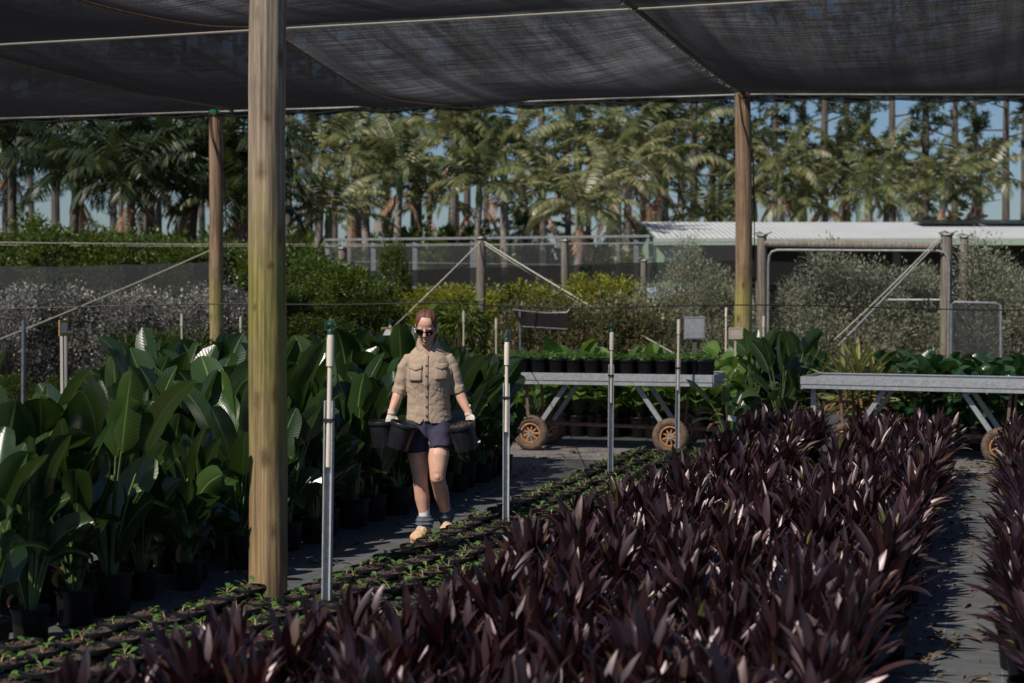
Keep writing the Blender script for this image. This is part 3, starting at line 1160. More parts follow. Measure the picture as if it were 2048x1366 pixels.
# ------------------------------------------------------------------ sprinkler risers
def make_riser(name, label, loc, h_metal, h_top, head=True, group=None, tilt=(0, 0), metal=True, dark=False):
    root = thing(name, label, 'sprinkler riser', loc, 0, group)
    root.rotation_euler = (tilt[0], tilt[1], rg.uniform(-.25, .25))
    if metal:
        mb = MB()
        wd = .046
        mb.box((0, .018, h_metal / 2), (wd, .005, h_metal))
        mb.box((-wd / 2 + .002, 0, h_metal / 2 + .001), (.005, .036, h_metal))
        mb.box((wd / 2 - .002, 0, h_metal / 2 + .001), (.005, .036, h_metal))
        mb.build('steel_post', M['galv'], root)
        mb = MB()
        for k in range(int(h_metal / .06)):
            mb.box((-wd / 2 - .0008, 0, .05 + k * .06), (.002, .009, .012))
        mb.box((0, -.001, h_metal - .1), (.05, .045, .015))
        mb.build('slot', M['black_plastic'], root)
    mb = MB()
    z0 = h_metal - .35 if metal else 0
    mb.tube([(0, -.004, z0), (.003, -.004, h_top - .16)], .0135, 12)
    mb.tube([(.003, -.004, h_top - .17), (.003, -.004, h_top - .165), (.004, -.004, h_top - .02), (.004, -.004, h_top)], [.0135, .0205, .0205, .017], 12)
    mb.build('riser_pipe', M['pvc'], root)
    if head:
        mb = MB()
        z = h_top
        mb.lathe([(.001, z), (.014, z), (.016, z + .02), (.010, z + .03), (.001, z + .03)], 10)
        mb.tube([(-.012, 0, z + .02), (-.026, 0, z + .03), (-.029, 0, z + .062), (-.010, 0, z + .072), (.010, 0, z + .072), (.029, 0, z + .062), (.026, 0, z + .03), (.012, 0, z + .02)], .0042, 6)
        mb.lathe([(.001, z + .05), (.021, z + .054), (.019, z + .062), (.008, z + .066), (.006, z + .085), (.001, z + .09)], 10)
        mb.build('sprinkler_head', M['sprinkler'], root)
    return root


for i, (a, hm, ht, tl, lb) in enumerate((((650, 8.27), 1.25, 1.60, (0, .018), 'nearest sprinkler riser right of the big post, cream pipe on a steel post'),
                                         ((1012, 11.3), 1.17, 1.47, (0, .003), 'sprinkler riser on a steel post just right of the walking woman'),
                                         ((1221, 14.37), 1.17, 1.47, (0, .006), 'sprinkler riser on a steel post in front of the loaded trolley\'s middle'),
                                         ((1355, 17.4), 1.10, 1.54, (0, .008), 'slim sprinkler riser on a steel post in front of the trolley\'s wheel'))):
    make_riser('sprinkler_riser', lb, ground_at(*a), hm, ht, True, 'sprinkler risers along the seedling bed', tl)
make_riser('sprinkler_riser', 'short sprinkler riser on a steel post among the paddle leaves at the left', ground_at(238, 14.0), 1.17, 1.32, True, 'sprinkler risers among the tall plants')
r5 = make_riser('sprinkler_riser', 'cream sprinkler riser behind the small framed sign left of the woman', ground_at(780, 20.2), .9, 1.42, True, 'sprinkler risers among the tall plants', metal=False)
for i, (px, Y, top, lb) in enumerate(((363, 22, 629, 'thin white pipe standing against the net fence at the left'), (481, 22.5, 633, 'thin white pipe between the far left post and the big post'),
                                      (927, 23.2, 622, 'thin white pipe standing just right of the woman\'s head'), (992, 24, 637, 'thin white pipe right of the grey fence post behind the woman'),
                                      (1527, 22.5, 632, 'thin white pipe just right of the far right timber post'), (1657, 31, 622, 'short white pipe among the olive shrubs'),
                                      (1325, 27, 626, 'white stake standing below the hanging black cloth'), (1452, 28, 615, 'short white stake beneath the sloping rope'))):
    make_riser('standpipe', lb, ground_at(px, Y), 0, PX(px, top, Y).z, False, 'thin white standpipes', metal=False)
mb = MB()
mb.tube([(0, 0, 0), (.01, 0, 1.55)], .022, 10)
o = tag(mb.build('dark_stake', M['galv_dark'], None, loc=ground_at(42, 16)), 'dark steel pipe standing at the far left in front of the net', 'stake')
o.rotation_euler = (0, .01, 0)


def make_sign(name, label, loc, w_, h_, z, frame, face, post_mat, post_r=.012, rz=0.0, th=.012, cat='sign'):
    root = thing(name, label, cat, loc, rz)
    mb = MB()
    mb.box((0, .015, z / 2 + h_ / 4), (post_r * 2, post_r * 2, z + h_ / 2))
    mb.build('stake', post_mat, root)
    mb = MB()
    mb.box((0, 0, z + h_ / 2), (w_, th, h_))
    for sx in (-1, 1):
        mb.box((sx * (w_ / 2 - .008), -th / 2 - .003, z + h_ / 2), (.016, .008, h_ - .002))
        mb.box((0, -th / 2 - .0025, z + h_ / 2 + sx * (h_ / 2 - .009)), (w_ - .034, .007, .016))
    mb.build('board', frame, root)
    mb = MB()
    mb.box((0, -th / 2 - .002, z + h_ / 2), (w_ * .74, .003, h_ * .62))
    mb.build('paper', face, root)
    return root


make_sign('framed_sign', 'small yellow-framed sign with white paper, on the riser left of the woman', ground_at(773, 20.0), .135, .15, PX(773, 678, 20).z, M['tagyellow'], M['plaster'], M['tagyellow'])
make_sign('framed_sign', 'small pale pink sign in front of the far right timber post', ground_at(1471, 20.5), .175, .15, PX(1471, 678, 20.5).z, M['tagpink'], M['tagpink'], M['pvc'])
make_sign('framed_sign', 'small cream sign cut by the left edge of the photo', ground_at(4, 11.5), .11, .055, PX(4, 824, 11.5).z, M['tagpink'], M['plaster'], M['tagpink'])
make_sign('framed_sign', 'yellow sign turned edge-on on a cream stake at the left', ground_at(126, 16.5), .16, .17, PX(126, 672, 16.5).z, M['tagyellow'], M['plaster'], M['pvc'], .016, rad(72))
mb = MB()
mb.tube([(0, 0, 0), (.01, 0, 1.56)], .021, 8)
tag(mb.build('stake', M['pvc'], None, loc=ground_at(129, 16.6)), 'cream stake behind the edge-on yellow sign', 'stake').name = 'cream_stake'
# control box on a dark post
Yb = 24.0
root = thing('control_box', 'square grey metal box on a dark post behind the loaded trolley', 'box', ground_at(1389, Yb))
zb = PX(1389, 678, Yb).z
mb = MB()
mb.box((0, 0, zb + .165), (.31, .12, .33))
mb.box((0, 0, zb + .335), (.32, .14, .016))
mb.build('box_body', M['box_metal'], root)
mb = MB()
mb.box((0, -.063, zb + .165), (.285, .008, .30))
mb.build('box_door', M['box_metal'], root)
mb = MB()
mb.box((0, 0, zb / 2), (.07, .06, zb))
mb.build('box_post', M['wood_grey'], root)
# black cloth hung on a bent frame
root = thing('hanging_cloth', 'black mesh cloth slung on a bent wire frame behind the loaded trolley', 'cloth', ground_at(1075, 24))
x0, x1 = (1024 - 1075) * 24 / F_PX, (1134 - 1075) * 24 / F_PX
zt, zb = PX(1075, 620, 24).z, PX(1075, 655, 24).z
mb = MB()
for i in range(13):
    for j in range(7):
        s, t = i / 12, j / 6
        x = x0 + (x1 - x0) * s + .16 * t * (1 - s)
        z = zt - .04 * s - (zt - zb) * t - .04 * math.sin(PI * s) * (1 - t) + .015 * math.sin(s * 14 + t * 5)
        mb.add([(x, -.35 * t + .03 * math.sin(s * 9), z)], [], 0, [(s, t)])
for i in range(12):
    for j in range(6):
        k = i * 7 + j
        mb.f.append((k, k + 7, k + 8, k + 1))
        mb.m.append(0)
mb.build('cloth', M['net_dark'], root)
mb = MB()
mb.tube([(x0, 0, zt), (x1 * .3, .02, zt - .05), (x1, 0, zt - .04), (x1 + .06, 0, zt + .04)], .016, 6)
mb.tube([(x0 + .15, -.35, zb + .02), (x1, -.35, zb - .02)], .012, 6)
mb.tube([(x0 + .12, -.1, zt - .02), (x0 + .14, -.12, 0)], .018, 6)
mb.build('frame', M['galv_dark'], root)
# black irrigation line across the whole house
Yl = 22.0
pts = []
for k in range(97):
    px = -120 + k * 24
    py = 613 + 5 * math.sin(px * .006 + 2) - (11 * math.exp(-((px - 880) / 170.0) ** 2)) + (2 if px > 1100 else 0)
    pts.append(PX(px, py, Yl))
mb = MB()
mb.tube(pts, .010, 6)
rg2 = random.Random(9)
for k in range(46):
    p = pts[rg2.randrange(2, 95)]
    mb.ball(p + Vector((rg2.uniform(-.08, .08), 0, 0)), (.022, .018, .018), 6, 4)
mb.tube([PX(1003, 608, Yl), PX(1006, 640, 20), PX(1014, 668, 16), PX(1018, 690, 11.6)], .007, 6)
tag(mb.build('irrigation_line', M['black_plastic']), 'thin black irrigation line strung across behind the plants', 'pipe')

# ------------------------------------------------------------------ plants on and beyond the lane
M['broad'] = leaf_mat('broad_leaf', [(0, (.06, .13, .022)), (.6, (.11, .21, .04)), (1, (.17, .27, .055))], .42, .4, .32, (.28, .45, .05), .15, (.2, .26, .08), 18, .12)
M['dglossy'] = leaf_mat('dark_glossy_leaf', [(0, (.015, .045, .02)), (.6, (.025, .07, .025)), (1, (.05, .12, .035))], .25, .6, .15, (.14, .28, .03), .1, (.06, .12, .04), 18, .2)
M['varieg'] = leaf_mat('striped_yellow_leaf', [(0, (.16, .20, .045)), (.45, (.26, .28, .09)), (.75, (.40, .37, .16)), (1, (.46, .38, .14))], .4, .4, .3, (.4, .4, .06), 0, (.07, .13, .03), 20, .0)


def ovate(t):
    return max(.03, min(1, (t / .22)) ** .7 * (1 - max(0, (t - .25) / .75) ** 1.5) ** .8)


def make_broadleaf(seed, mat, h=.8, n=22, Lf=.24, Wf=.19, name='broadleaf_plant', potr=.13):
    rg_ = random.Random(seed)
    root = thing(name, 'leafy plant in black pot', 'plant')
    add_pot(root, potr, .27)
    fo, st = MB(), MB()
    for k in range(n):
        az = k * 2.4 + rg_.uniform(-.4, .4)
        t = rg_.random()
        q = .06 + .16 * rg_.random()
        p = Vector((q * math.cos(az), q * math.sin(az), .30 + (h - .42) * t ** .7))
        st.tube([(.02 * math.cos(az), .02 * math.sin(az), .25), (p.x * .5, p.y * .5, .25 + (p.z - .25) * .7), p], .005, 5)
        fo.leaf(p, az, rg_.uniform(-.2, 1.25), Lf * rg_.uniform(.7, 1.2), Wf * rg_.uniform(.75, 1.2), droop=rg_.uniform(.2, 1.1), fold=rg_.uniform(.1, .45), roll=rg_.uniform(-.7, .7), nseg=7, nx=5, prof=ovate, wave=.08)
    fo.build('foliage', mat, root)
    st.build('stalks', M['stalk'], root)
    return root


brK = Kind([make_broadleaf(400 + i, M['broad'], .86, 24) for i in range(5)])
for r in range(4):
    for k in range(10):
        loc = on_a(1075 + k * 40 + (r % 2) * 20, 19.4 + r * .5)
        brK.put(rg.randrange(5), loc + Vector((rg.uniform(-.06, .06), rg.uniform(-.06, .06), 0)), rg.uniform(0, 6), rg.uniform(.85, 1.1) + .08 * r,
                'bright green broad-leaved plant behind the loaded trolley, ' + ('front row' if r == 0 else 'rows behind the front row'), 'bright broad-leaved plants, ' + ('front' if r == 0 else 'behind'))
dgK = Kind([make_broadleaf(420 + i, M['dglossy'], 1.0, 46, .22, .17, 'glossy_shrub') for i in range(5)])
for r in range(5):
    for k in range(12):
        loc = on_a(1725 + k * 38 + (r % 2) * 19, 19.0 + r * .55)
        if to_px(loc)[0] < 2120 and not (r < 3 and to_px(loc)[0] < 1815):
            dgK.put(rg.randrange(5), loc + Vector((rg.uniform(-.06, .06), rg.uniform(-.06, .06), 0)), rg.uniform(0, 6), rg.uniform(.85, 1.12),
                    'dark glossy shrub behind the empty trolley, ' + ('front row' if r == 0 else 'rows behind the front row'), 'dark glossy shrubs, ' + ('front' if r == 0 else 'behind'))
# the tall clump between the trolleys
s8 = Kind([make_strelitzia(500 + i, 1.5, 9, .5, .2, name='strelitzia_clump') for i in range(4)])
for i, (px, Y, sc) in enumerate(((1505, 19.6, .92), (1545, 19.9, 1.0), (1585, 19.3, 1.03), (1620, 20.0, .98), (1560, 18.9, .88), (1600, 20.6, 1.0), (1525, 20.8, .95))):
    s8.put(i, ground_at(px, Y), rg.uniform(0, 6), sc, 'tall paddle-leaved plant in the clump between the two trolleys', 'paddle-leaved clump between the trolleys')
t = make_strelitzia(523, .95, 7, .32, .11, .12, .22, .5, 'strelitzia_plant')
t.location = ground_at(1458, 17.1)
t['label'] = 'young paddle-leaved plant in a black pot with a white tag, beside the trolley'
tg = thing('plant_tag', 'white rectangular tag on a green stick in the pot beside the trolley', 'tag', ground_at(1465, 16.95))
mb = MB()
mb.box((0, 0, .47), (.09, .004, .055), Matrix.Rotation(.2, 3, 'Y'))
mb.build('card', M['plaster'], tg)
mb = MB()
mb.tube([(0, .006, .2), (0, .006, .49)], .006, 6)
mb.build('stick', simple('green_stick', (.03, .2, .07), .5), tg)


def make_variegated(seed):
    rg_ = random.Random(seed)
    root = thing('striped_plant', 'yellow-green striped strap-leaved plant behind the empty trolley', 'plant')
    add_pot(root, .14, .26)
    fo, dr, st = MB(), MB(), MB()
    for (ox, oy, h) in ((0, 0, .75), (.16, .05, .6), (-.14, .1, .55)):
        for k in range(34):
            t = k / 34
            az = k * 2.4
            fo.leaf((ox, oy, .35 + h * .62 * t), az, .15 + 1.2 * t + rg_.uniform(-.2, .2), rg_.uniform(.38, .58), rg_.uniform(.035, .05), droop=rg_.uniform(.3, 1.0), fold=.5, roll=rg_.uniform(-.4, .4), nseg=7, nx=3, prof=cord_prof)
        for k in range(16):
            az = k * 2.4
            dr.leaf((ox, oy, .32 + .2 * k / 16), az, rg_.uniform(-.2, .5), rg_.uniform(.25, .45), .035, droop=1.3, fold=.6, roll=rg_.uniform(-.4, .4), nseg=6, nx=3, prof=cord_prof)
        st.tube([(ox * .3, oy * .3, .2), (ox, oy, .35 + h * .6)], .014, 6)
    fo.build('foliage', M['varieg'], root)
    dr.build('dry_leaves', M['dry'], root)
    st.build('cane', M['wood_grey'], root)
    return root


v = make_variegated(61)
v.location = ground_at(1718, 18.6)
v.scale = (1.15, 1.15, 1.12)
#MARK3

# ------------------------------------------------------------------ fences, guy wires, frames behind the shade house
A_F = 28.5


def fp(px, z=0.0, a=A_F):
    return on_a(px, a, z)


fence_posts = [(685, 2.75, .10, 'grey wooden post at the left end of the pale steel frame'), (962, 2.93, .10, 'grey wooden post with rope guys, behind the woman'),
               (1130, 2.86, .085, 'grey wooden post right of the one with rope guys'), (1288, 2.45, .07, 'short grey wooden post left of the far right timber post'),
               (1523, 2.92, .095, 'dark wooden post at the left end of the bent pipe arch'), (1893, 2.9, .11, 'dark wooden post at the right end of the bent pipe arch'),
               (1927, 2.85, .09, 'pale wooden post right of the bent pipe arch')]
for i, (px, h, r, lb) in enumerate(fence_posts):
    a = A_F + (1.8 if px in (685, 1130, 1288, 1927) else 0)
    po = post('fence_post', on_a(px, a), r * (1.15 if a > A_F else 1), r * .9, h + (.07 if a > A_F else 0), M['wood_grey'], (rg.uniform(-.008, .008), 0), i * 3.3, 12, 16)
    tag(po, lb, 'post', 'wooden posts of the back fence')
    mb = MB()
    top = h + (.07 if a > A_F else 0)
    mb.tube([(r * 1.05 * math.cos(t * .7), r * 1.05 * math.sin(t * .7), top - .02 - .006 * (t % 4)) for t in range(20)], .012, 5)
    mb.tube([(-.16, -.02, top - .01), (-.06, -.05, top + .03), (.05, -.03, top - .02), (.17, -.02, top + .03)], .014, 5)
    mb.build('wire_knot', M['wire'], po)

# pale steel frame with rails and netting
root = thing('fence_rails', 'pale steel frame of rails and square posts behind the wooden posts', 'frame', (0, 0, 0))
AS = 31.5
zr = PX(960, 476, on_a(960, AS).y).z
mb = MB()
mb.bar(fp(650, zr, AS), fp(1300, zr, AS), .05, .05)
mb.build('top_rail', M['galv_dark'], root)
mb = MB()
mb.bar(fp(650, zr - .14, AS), fp(1480, zr - .14, AS), .03, .03)
mb.build('lower_rail', M['galv_dark'], root)
for px in (655, 747, 830, 945, 1272):
    mb = MB()
    mb.bar(fp(px, 0, AS + .04), fp(px, zr - .035, AS + .04), .10, .05)
    mb.build('frame_post', M['galv_dark'], root)


def curtain(name, label, p0_, p1_, top, bot, mat, n=40, sag=.0, cat='netting', wav=.03, group=None):
    mb = MB()
    for i in range(n + 1):
        t = i / n
        p = Vector(p0_).lerp(Vector(p1_), t)
        off = wav * math.sin(t * 17) + wav * mnoise.noise(Vector((t * 9, 1, 2)))
        zt_ = (top[0] + (top[1] - top[0]) * t) - sag * 4 * t * (1 - t) + .02 * mnoise.noise(Vector((t * 7, 5, 2)))
        zb_ = (bot[0] + (bot[1] - bot[0]) * t) - sag * 3 * t * (1 - t) + .03 * mnoise.noise(Vector((t * 6, 8, 2)))
        for k in range(5):
            s_ = k / 4
            mb.add([(p.x, p.y + off * (1 + s_), zt_ + (zb_ - zt_) * s_)], [], 0, [(t * (Vector(p1_) - Vector(p0_)).length, (zt_ - zb_) * s_)])
    for i in range(n):
        for k in range(4):
            q = i * 5 + k
            mb.f.append((q, q + 5, q + 6, q + 1))
            mb.m.append(0)
    return tag(mb.build(name, mat), label, cat, group)


def zpx(px, py, a):
    return PX(px, py, on_a(px, a).y).z


curtain('insect_net', 'pale see-through net stretched below the steel frame rails', fp(652, 0, AS - .05), fp(1478, 0, AS - .05), (zr - .16, zr - .16), (.02, .02), M['net_pale'], wav=.01)
curtain('shade_cloth_strip', 'long sagging strip of dark shade cloth behind the fence posts', fp(560, 0, 30.8), fp(1180, 0, 30.8), (zpx(560, 545, 30.8), zpx(1180, 528, 30.8)), (zpx(560, 570, 30.8), zpx(1180, 572, 30.8)), M['net_dark'], sag=.02, group=None)
curtain('shade_cloth_strip', 'dark shade cloth strip rising towards the far right timber post', fp(1180, 0, 30.8), fp(1520, 0, 30.8), (zpx(1180, 528, 30.8), zpx(1520, 519, 30.8)), (zpx(1180, 572, 30.8), zpx(1520, 556, 30.8)), M['net_dark'])
curtain('shade_cloth_strip', 'dark shade cloth strip below the shed wall at the right', fp(1524, 0, 31), fp(2080, 0, 31), (zpx(1520, 522, 31), zpx(2080, 538, 31)), (zpx(1520, 570, 31), zpx(2080, 560, 31)), M['net_dark'])
AN = 26.6
ln = curtain('net_fence', 'grey see-through shade cloth fence at the left with bushes showing through', fp(-80, 0, AN), fp(425, 0, AN), (zpx(-80, 532, AN), zpx(425, 523, AN)), (.03, .03), M['net_fence'], sag=.04, wav=.02)
curtain('net_fence', 'darker shade cloth fence between the two left posts', fp(425, 0, AN), fp(600, 0, AN), (zpx(425, 560, AN), zpx(600, 612, AN)), (.03, .03), M['net_fence'], sag=.02, wav=.02)

for (pa, pb, r, lb, nm, mt) in (
        (fp(964, 2.86), PX(690, 745, 26), .011, 'pale rope guy running down left from the fence post behind the woman', 'guy_rope', 'rope'),
        (fp(964, 2.86), PX(1348, 707, 25.5), .012, 'pale rope guy running down right from the fence post behind the woman', 'guy_rope', 'rope'),
        (fp(966, 2.80), PX(1300, 690, 26.3), .008, 'second thinner rope beside the right-hand guy', 'guy_rope', 'rope'),
        (RC(A_EDGE - .5, -12.25, PX(418, 494, 25.4).z), PX(-30, 690, 27), .011, 'long pale guy rope sloping down left from the far left post', 'guy_rope', 'rope'),
        (RC(A_EDGE - .5, -12.2, PX(446, 505, 25.4).z), PX(508, 632, 26), .010, 'upper short guy rope right of the far left post', 'guy_rope', 'rope'),
        (RC(A_EDGE - .5, -12.2, PX(446, 535, 25.4).z), PX(508, 642, 26), .009, 'lower short guy rope right of the far left post', 'guy_rope', 'rope'),
        (fp(1888, 2.85), PX(1676, 692, 26.5), .015, 'grey steel brace pipe sloping down left from the arch\'s right post', 'brace_pipe', 'galv_dark'),
        (fp(1884, 2.88), PX(1668, 680, 26.6), .008, 'thin guy wire beside the sloping brace pipe', 'guy_wire', 'rope'),
        (fp(1900, 1.55), PX(1943, 712, 28), .028, 'short pinkish timber prop at the foot of the arch\'s right post', 'timber_prop', 'pvc')):
    mb = wobble_tube(pa, pb, r, 14, .03 if 'guy' in nm else 0, 0, 8)
    tag(mb.build(nm, M[mt]), lb, nm.split('_')[1] if nm != 'brace_pipe' else 'pipe', 'guy ropes' if nm == 'guy_rope' else None)
# top wires
for (pxa, pya, pxb, pyb, Y, r, lb) in ((-60, 484, 960, 487, 33, .006, 'long pale wire along the top of the left hedge'), (-60, 489, 1050, 490, 34, .004, 'thin second wire along the top of the left hedge'),
                                       (600, 521, 1480, 530, 33, .006, 'thin wire across the pale steel frame')):
    mb = wobble_tube(PX(pxa, pya, Y), PX(pxb, pyb, Y), r, 20, .03)
    tag(mb.build('fence_wire', M['wire']), lb, 'wire', 'fence wires')
# timber beam + bent pipe arch
mb = MB()
mb.tube([fp(1529, 2.74), fp(1700, 2.70), fp(1890, 2.66)], [.075, .085, .07], 10)
tag(mb.build('timber_beam', M['wood_grey']), 'grey round timber beam between the two dark posts at the right', 'beam')
mb = MB()
zt = 2.62
pts = [fp(1534, 0), fp(1534, zt - .25), fp(1536, zt - .1), fp(1541, zt - .03), fp(1552, zt)] + [fp(1552 + 32 * k, zt - .004 * k) for k in range(1, 10)] + [fp(1872, zt - .04), fp(1884, zt - .07), fp(1891, zt - .16), fp(1893.5, zt - .3), fp(1894, 0)]
mb.tube([p + Vector((0, -.12, 0)) for p in pts], .024, 10)
ar = tag(mb.build('pipe_arch', M['galv_dark']), 'bent grey steel pipe arch standing in front of the olive shrubs', 'arch')
# wire gate
root = thing('wire_gate', 'small meshed wire gate frame right of the pipe arch', 'gate', (0, 0, 0))
mb = MB()
zg = zpx(1950, 604, A_F - .3)
mb.tube([fp(1903, .3, A_F - .3), fp(1903, zg - .05, A_F - .3), fp(1908, zg, A_F - .3), fp(1992, zg - .02, A_F - .3), fp(2001, zg - .06, A_F - .3), fp(2003, .3, A_F - .3)], .022, 8)
mb.build('gate_frame', M['galv_dark'], root)
mb = MB()
q = [fp(1904, .32, A_F - .3), fp(2002, .32, A_F - .3), fp(2002, zg - .05, A_F - .3), fp(1904, zg - .03, A_F - .3)]
mb.add(q, [(0, 1, 2, 3)], 0, [(0, 0), (1, 0), (1, 1), (0, 1)])
mb.build('gate_mesh', M['net_fence'], root)
mb = wobble_tube(fp(1775, zpx(1775, 600, A_F), A_F), fp(1892, zpx(1892, 600, A_F), A_F), .022, 4)
tag(mb.build('side_rail', M['galv_dark']), 'horizontal grey rail fixed to the arch\'s right post', 'rail').name = 'steel_rail'

# ------------------------------------------------------------------ shed and poly tunnel
def roof_mat(name, col, period=.19):
    m, nt, p, out = new_mat(name)
    tc = N(nt, 'TexCoord')
    sep = N(nt, 'SeparateXYZ')
    L(nt, tc.outputs['Object'], sep.inputs[0])
    sv = math_(nt, 'SINE', math_(nt, 'MULTIPLY', sep.outputs[0], 2 * PI / period))
    n = noise_tex(nt, .7, 6, .65)
    c = mixc(nt, .6, (col[0], col[1], col[2]), mixc(nt, n, (.6, .6, .6), (1.3, 1.3, 1.3)), 'MULTIPLY')
    L(nt, c, p.inputs['Base Color'])
    p.inputs['Roughness'].default_value = .5
    bump(nt, p, sv, .6, .03)
    return m


YS = 52.0
sx0 = PX(1328, 480, YS).x
shed = thing('shed', 'long low shed with a white corrugated roof, dark wall and green gable', 'shed', (sx0, YS, 0), rad(.6))
ez = PX(1500, 478, YS).z
rz_ = PX(1500, 444, YS + 5).z
Ls = 30
mb = MB()
mb.box((Ls / 2 + .4, 2.0, ez / 2), (Ls, .2, ez))
mb.build('wall', simple('dark_brown_wall', (.035, .024, .02), .8, var=.35, scale=3, mapscale=(6, 1, .3)), shed)
mb = MB()
nR = 2
mb.add([(-.3, -.4, ez), (Ls + .5, -.4, ez), (Ls + .5, 5, rz_), (-.3, 5, rz_), (-.3, 10.4, ez), (Ls + .5, 10.4, ez)], [(0, 1, 2, 3), (3, 2, 5, 4)])
mb.add([(-.3, -.4, ez - .05), (Ls + .5, -.4, ez - .05), (Ls + .5, 5, rz_ - .05), (-.3, 5, rz_ - .05)], [(3, 2, 1, 0)])
mb.build('roof', roof_mat('white_corrugated_roof', (.45, .46, .455)), shed, False)
mb = MB()
mb.box((Ls / 2, -.46, ez - .10), (Ls + .8, .12, .22))
mb.build('gutter', simple('pale_green_gutter', (.30, .36, .28), .5, var=.1), shed)
mb = MB()
mb.add([(0, 0, 0), (0, 10, 0), (0, 10, ez), (0, 5, rz_ - .06), (0, 0, ez - .02)], [(0, 1, 2, 3, 4)])
mb.add([(.0, -.02, 0), (1.0, -.02, 0), (1.0, -.02, ez - .22), (0, -.02, ez - .22)], [(0, 1, 2, 3)])
mb.build('gable_wall', simple('pale_green_cladding', (.24, .34, .25), .6, var=.12, scale=2), shed, False)
for k in range(4):
    mb = MB()
    mb.box((3.2 + k * 4.6, .3, ez / 2 - .1), (.22, .22, ez - .2))
    mb.build('verandah_post', M['wood_grey'], shed)
panel_m = simple('solar_glass', (.012, .014, .022), .18, var=.2)
sl = math.atan2(rz_ - ez, 5.4)
for k in range(9):
    mb = MB()
    R_ = Matrix.Rotation(sl, 3, 'X')
    x = 10.6 + k * 2.35
    mb.box((x, 3.95, ez + 4.35 * math.tan(sl) + .12), (2.28, 1.2, .03), R_)
    o = mb.build('solar_panel', panel_m, shed)
# pale poly tunnel showing under the shade cloth
root = thing('poly_tunnel', 'low pale blue plastic tunnel roof showing behind the olive shrubs', 'tunnel', (PX(1350, 580, 44).x, 44, 0), 0)
mb = MB()
for i in range(13):
    t = i / 12 * PI
    for x in (-2.3, 2.3):
        mb.add([(x, 2.2 - 2.2 * math.cos(t), .9 + 1.12 * math.sin(t))], [])
for i in range(12):
    mb.f.append((2 * i, 2 * i + 1, 2 * i + 3, 2 * i + 2))
    mb.m.append(0)
mb.build('cover', simple('pale_blue_plastic', (.42, .50, .56), .35, var=.1, scale=1), root)
mb = MB()
for x in (-2.3, 2.3):
    mb.box((x, 2.2, .45), (.08, 4.4, .9))
mb.box((.1, .04, .45), (4.5, .06, .9))
mb.build('side_wall', M['galv_dark'], root)

# ------------------------------------------------------------------ shrubs and hedges
def shrub_mat(name, stops, rough=.5, tr=.3, tcol=None, spec=.35):
    return leaf_mat(name, stops, rough, spec, tr, tcol, 0, None, 10, 0, .3)


M['hedge'] = shrub_mat('hedge_leaf', [(0, (.022, .046, .010)), (.6, (.05, .088, .016)), (1, (.13, .165, .03))], .4, .28, (.2, .26, .03))
M['lime'] = shrub_mat('lime_leaf', [(0, (.08, .11, .016)), (.6, (.17, .195, .028)), (1, (.32, .30, .05))], .45, .35, (.38, .38, .04))
M['olive'] = shrub_mat('olive_leaf', [(0, (.11, .125, .08)), (.6, (.22, .235, .16)), (1, (.38, .385, .29))], .5, .32, (.27, .28, .17))
M['white_l'] = shrub_mat('white_flecked_leaf', [(0, (.06, .065, .045)), (.45, (.12, .12, .095)), (.7, (.30, .29, .26)), (1, (.62, .60, .55))], .6, .3, None)
M['dryred'] = shrub_mat('dry_mixed_leaf', [(0, (.06, .09, .025)), (.55, (.12, .14, .05)), (.8, (.22, .17, .09)), (1, (.50, .33, .22))], .6, .35, (.3, .28, .12))
M['mango'] = shrub_mat('long_lime_leaf', [(0, (.05, .09, .015)), (.6, (.11, .16, .025)), (1, (.24, .26, .05))], .3, .25, (.25, .3, .04))
M['bark'] = simple('shrub_bark', (.10, .08, .06), .9, var=.4, scale=14)


def make_shrub(name, seed, w_, h, nclump, per, lf, lw, mat, cat='shrub', upright=.3, base=.15, droop=False, taper=.3):
    rg_ = random.Random(seed)
    root = thing(name, 'shrub', cat)
    fo, st = MB(), MB()
    for c in range(nclump):
        az = rg_.uniform(0, 6.28)
        t = rg_.random() ** .8
        zc = base * h + (1 - base) * h * t
        env = w_ * .5 * (1 - taper * t) * (math.sqrt(max(.05, 1 - max(0, (t - .45) / .6) ** 2)))
        q = env * math.sqrt(rg_.uniform(.15, 1.0))
        cc = Vector((q * math.cos(az), q * math.sin(az), zc))
        st.tube([(cc.x * .1, cc.y * .1, 0), (cc.x * .45, cc.y * .45, zc * .55), cc], [.02, .010, .004], 4)
        cr = rg_.uniform(.10, .22) * w_ ** .5
        axis = (Vector((cc.x, cc.y, 0)).normalized() * (1 - upright) + Vector((0, 0, upright + .4))).normalized()
        for k in range(per):
            d = Vector((rg_.gauss(0, 1), rg_.gauss(0, 1), rg_.gauss(0, 1))).normalized()
            p = cc + d * (cr * rg_.random() ** .5) + axis * (rg_.uniform(-.5, 1) * cr * (1.2 if upright > .5 else .5))
            dd = (d * .7 + axis * rg_.uniform(.2, 1.0))
            if droop:
                dd.z -= rg_.uniform(.3, 1.2)
            dd.normalize()
            s = dd.cross(Vector((rg_.gauss(0, 1), rg_.gauss(0, 1), rg_.gauss(0, 1)))).normalized()
            fo.blade(p, dd, s, lf * rg_.uniform(.7, 1.3), lw * rg_.uniform(.7, 1.3))
    fo.build('foliage', mat, root)
    st.build('stems', M['bark'], root)
    return root


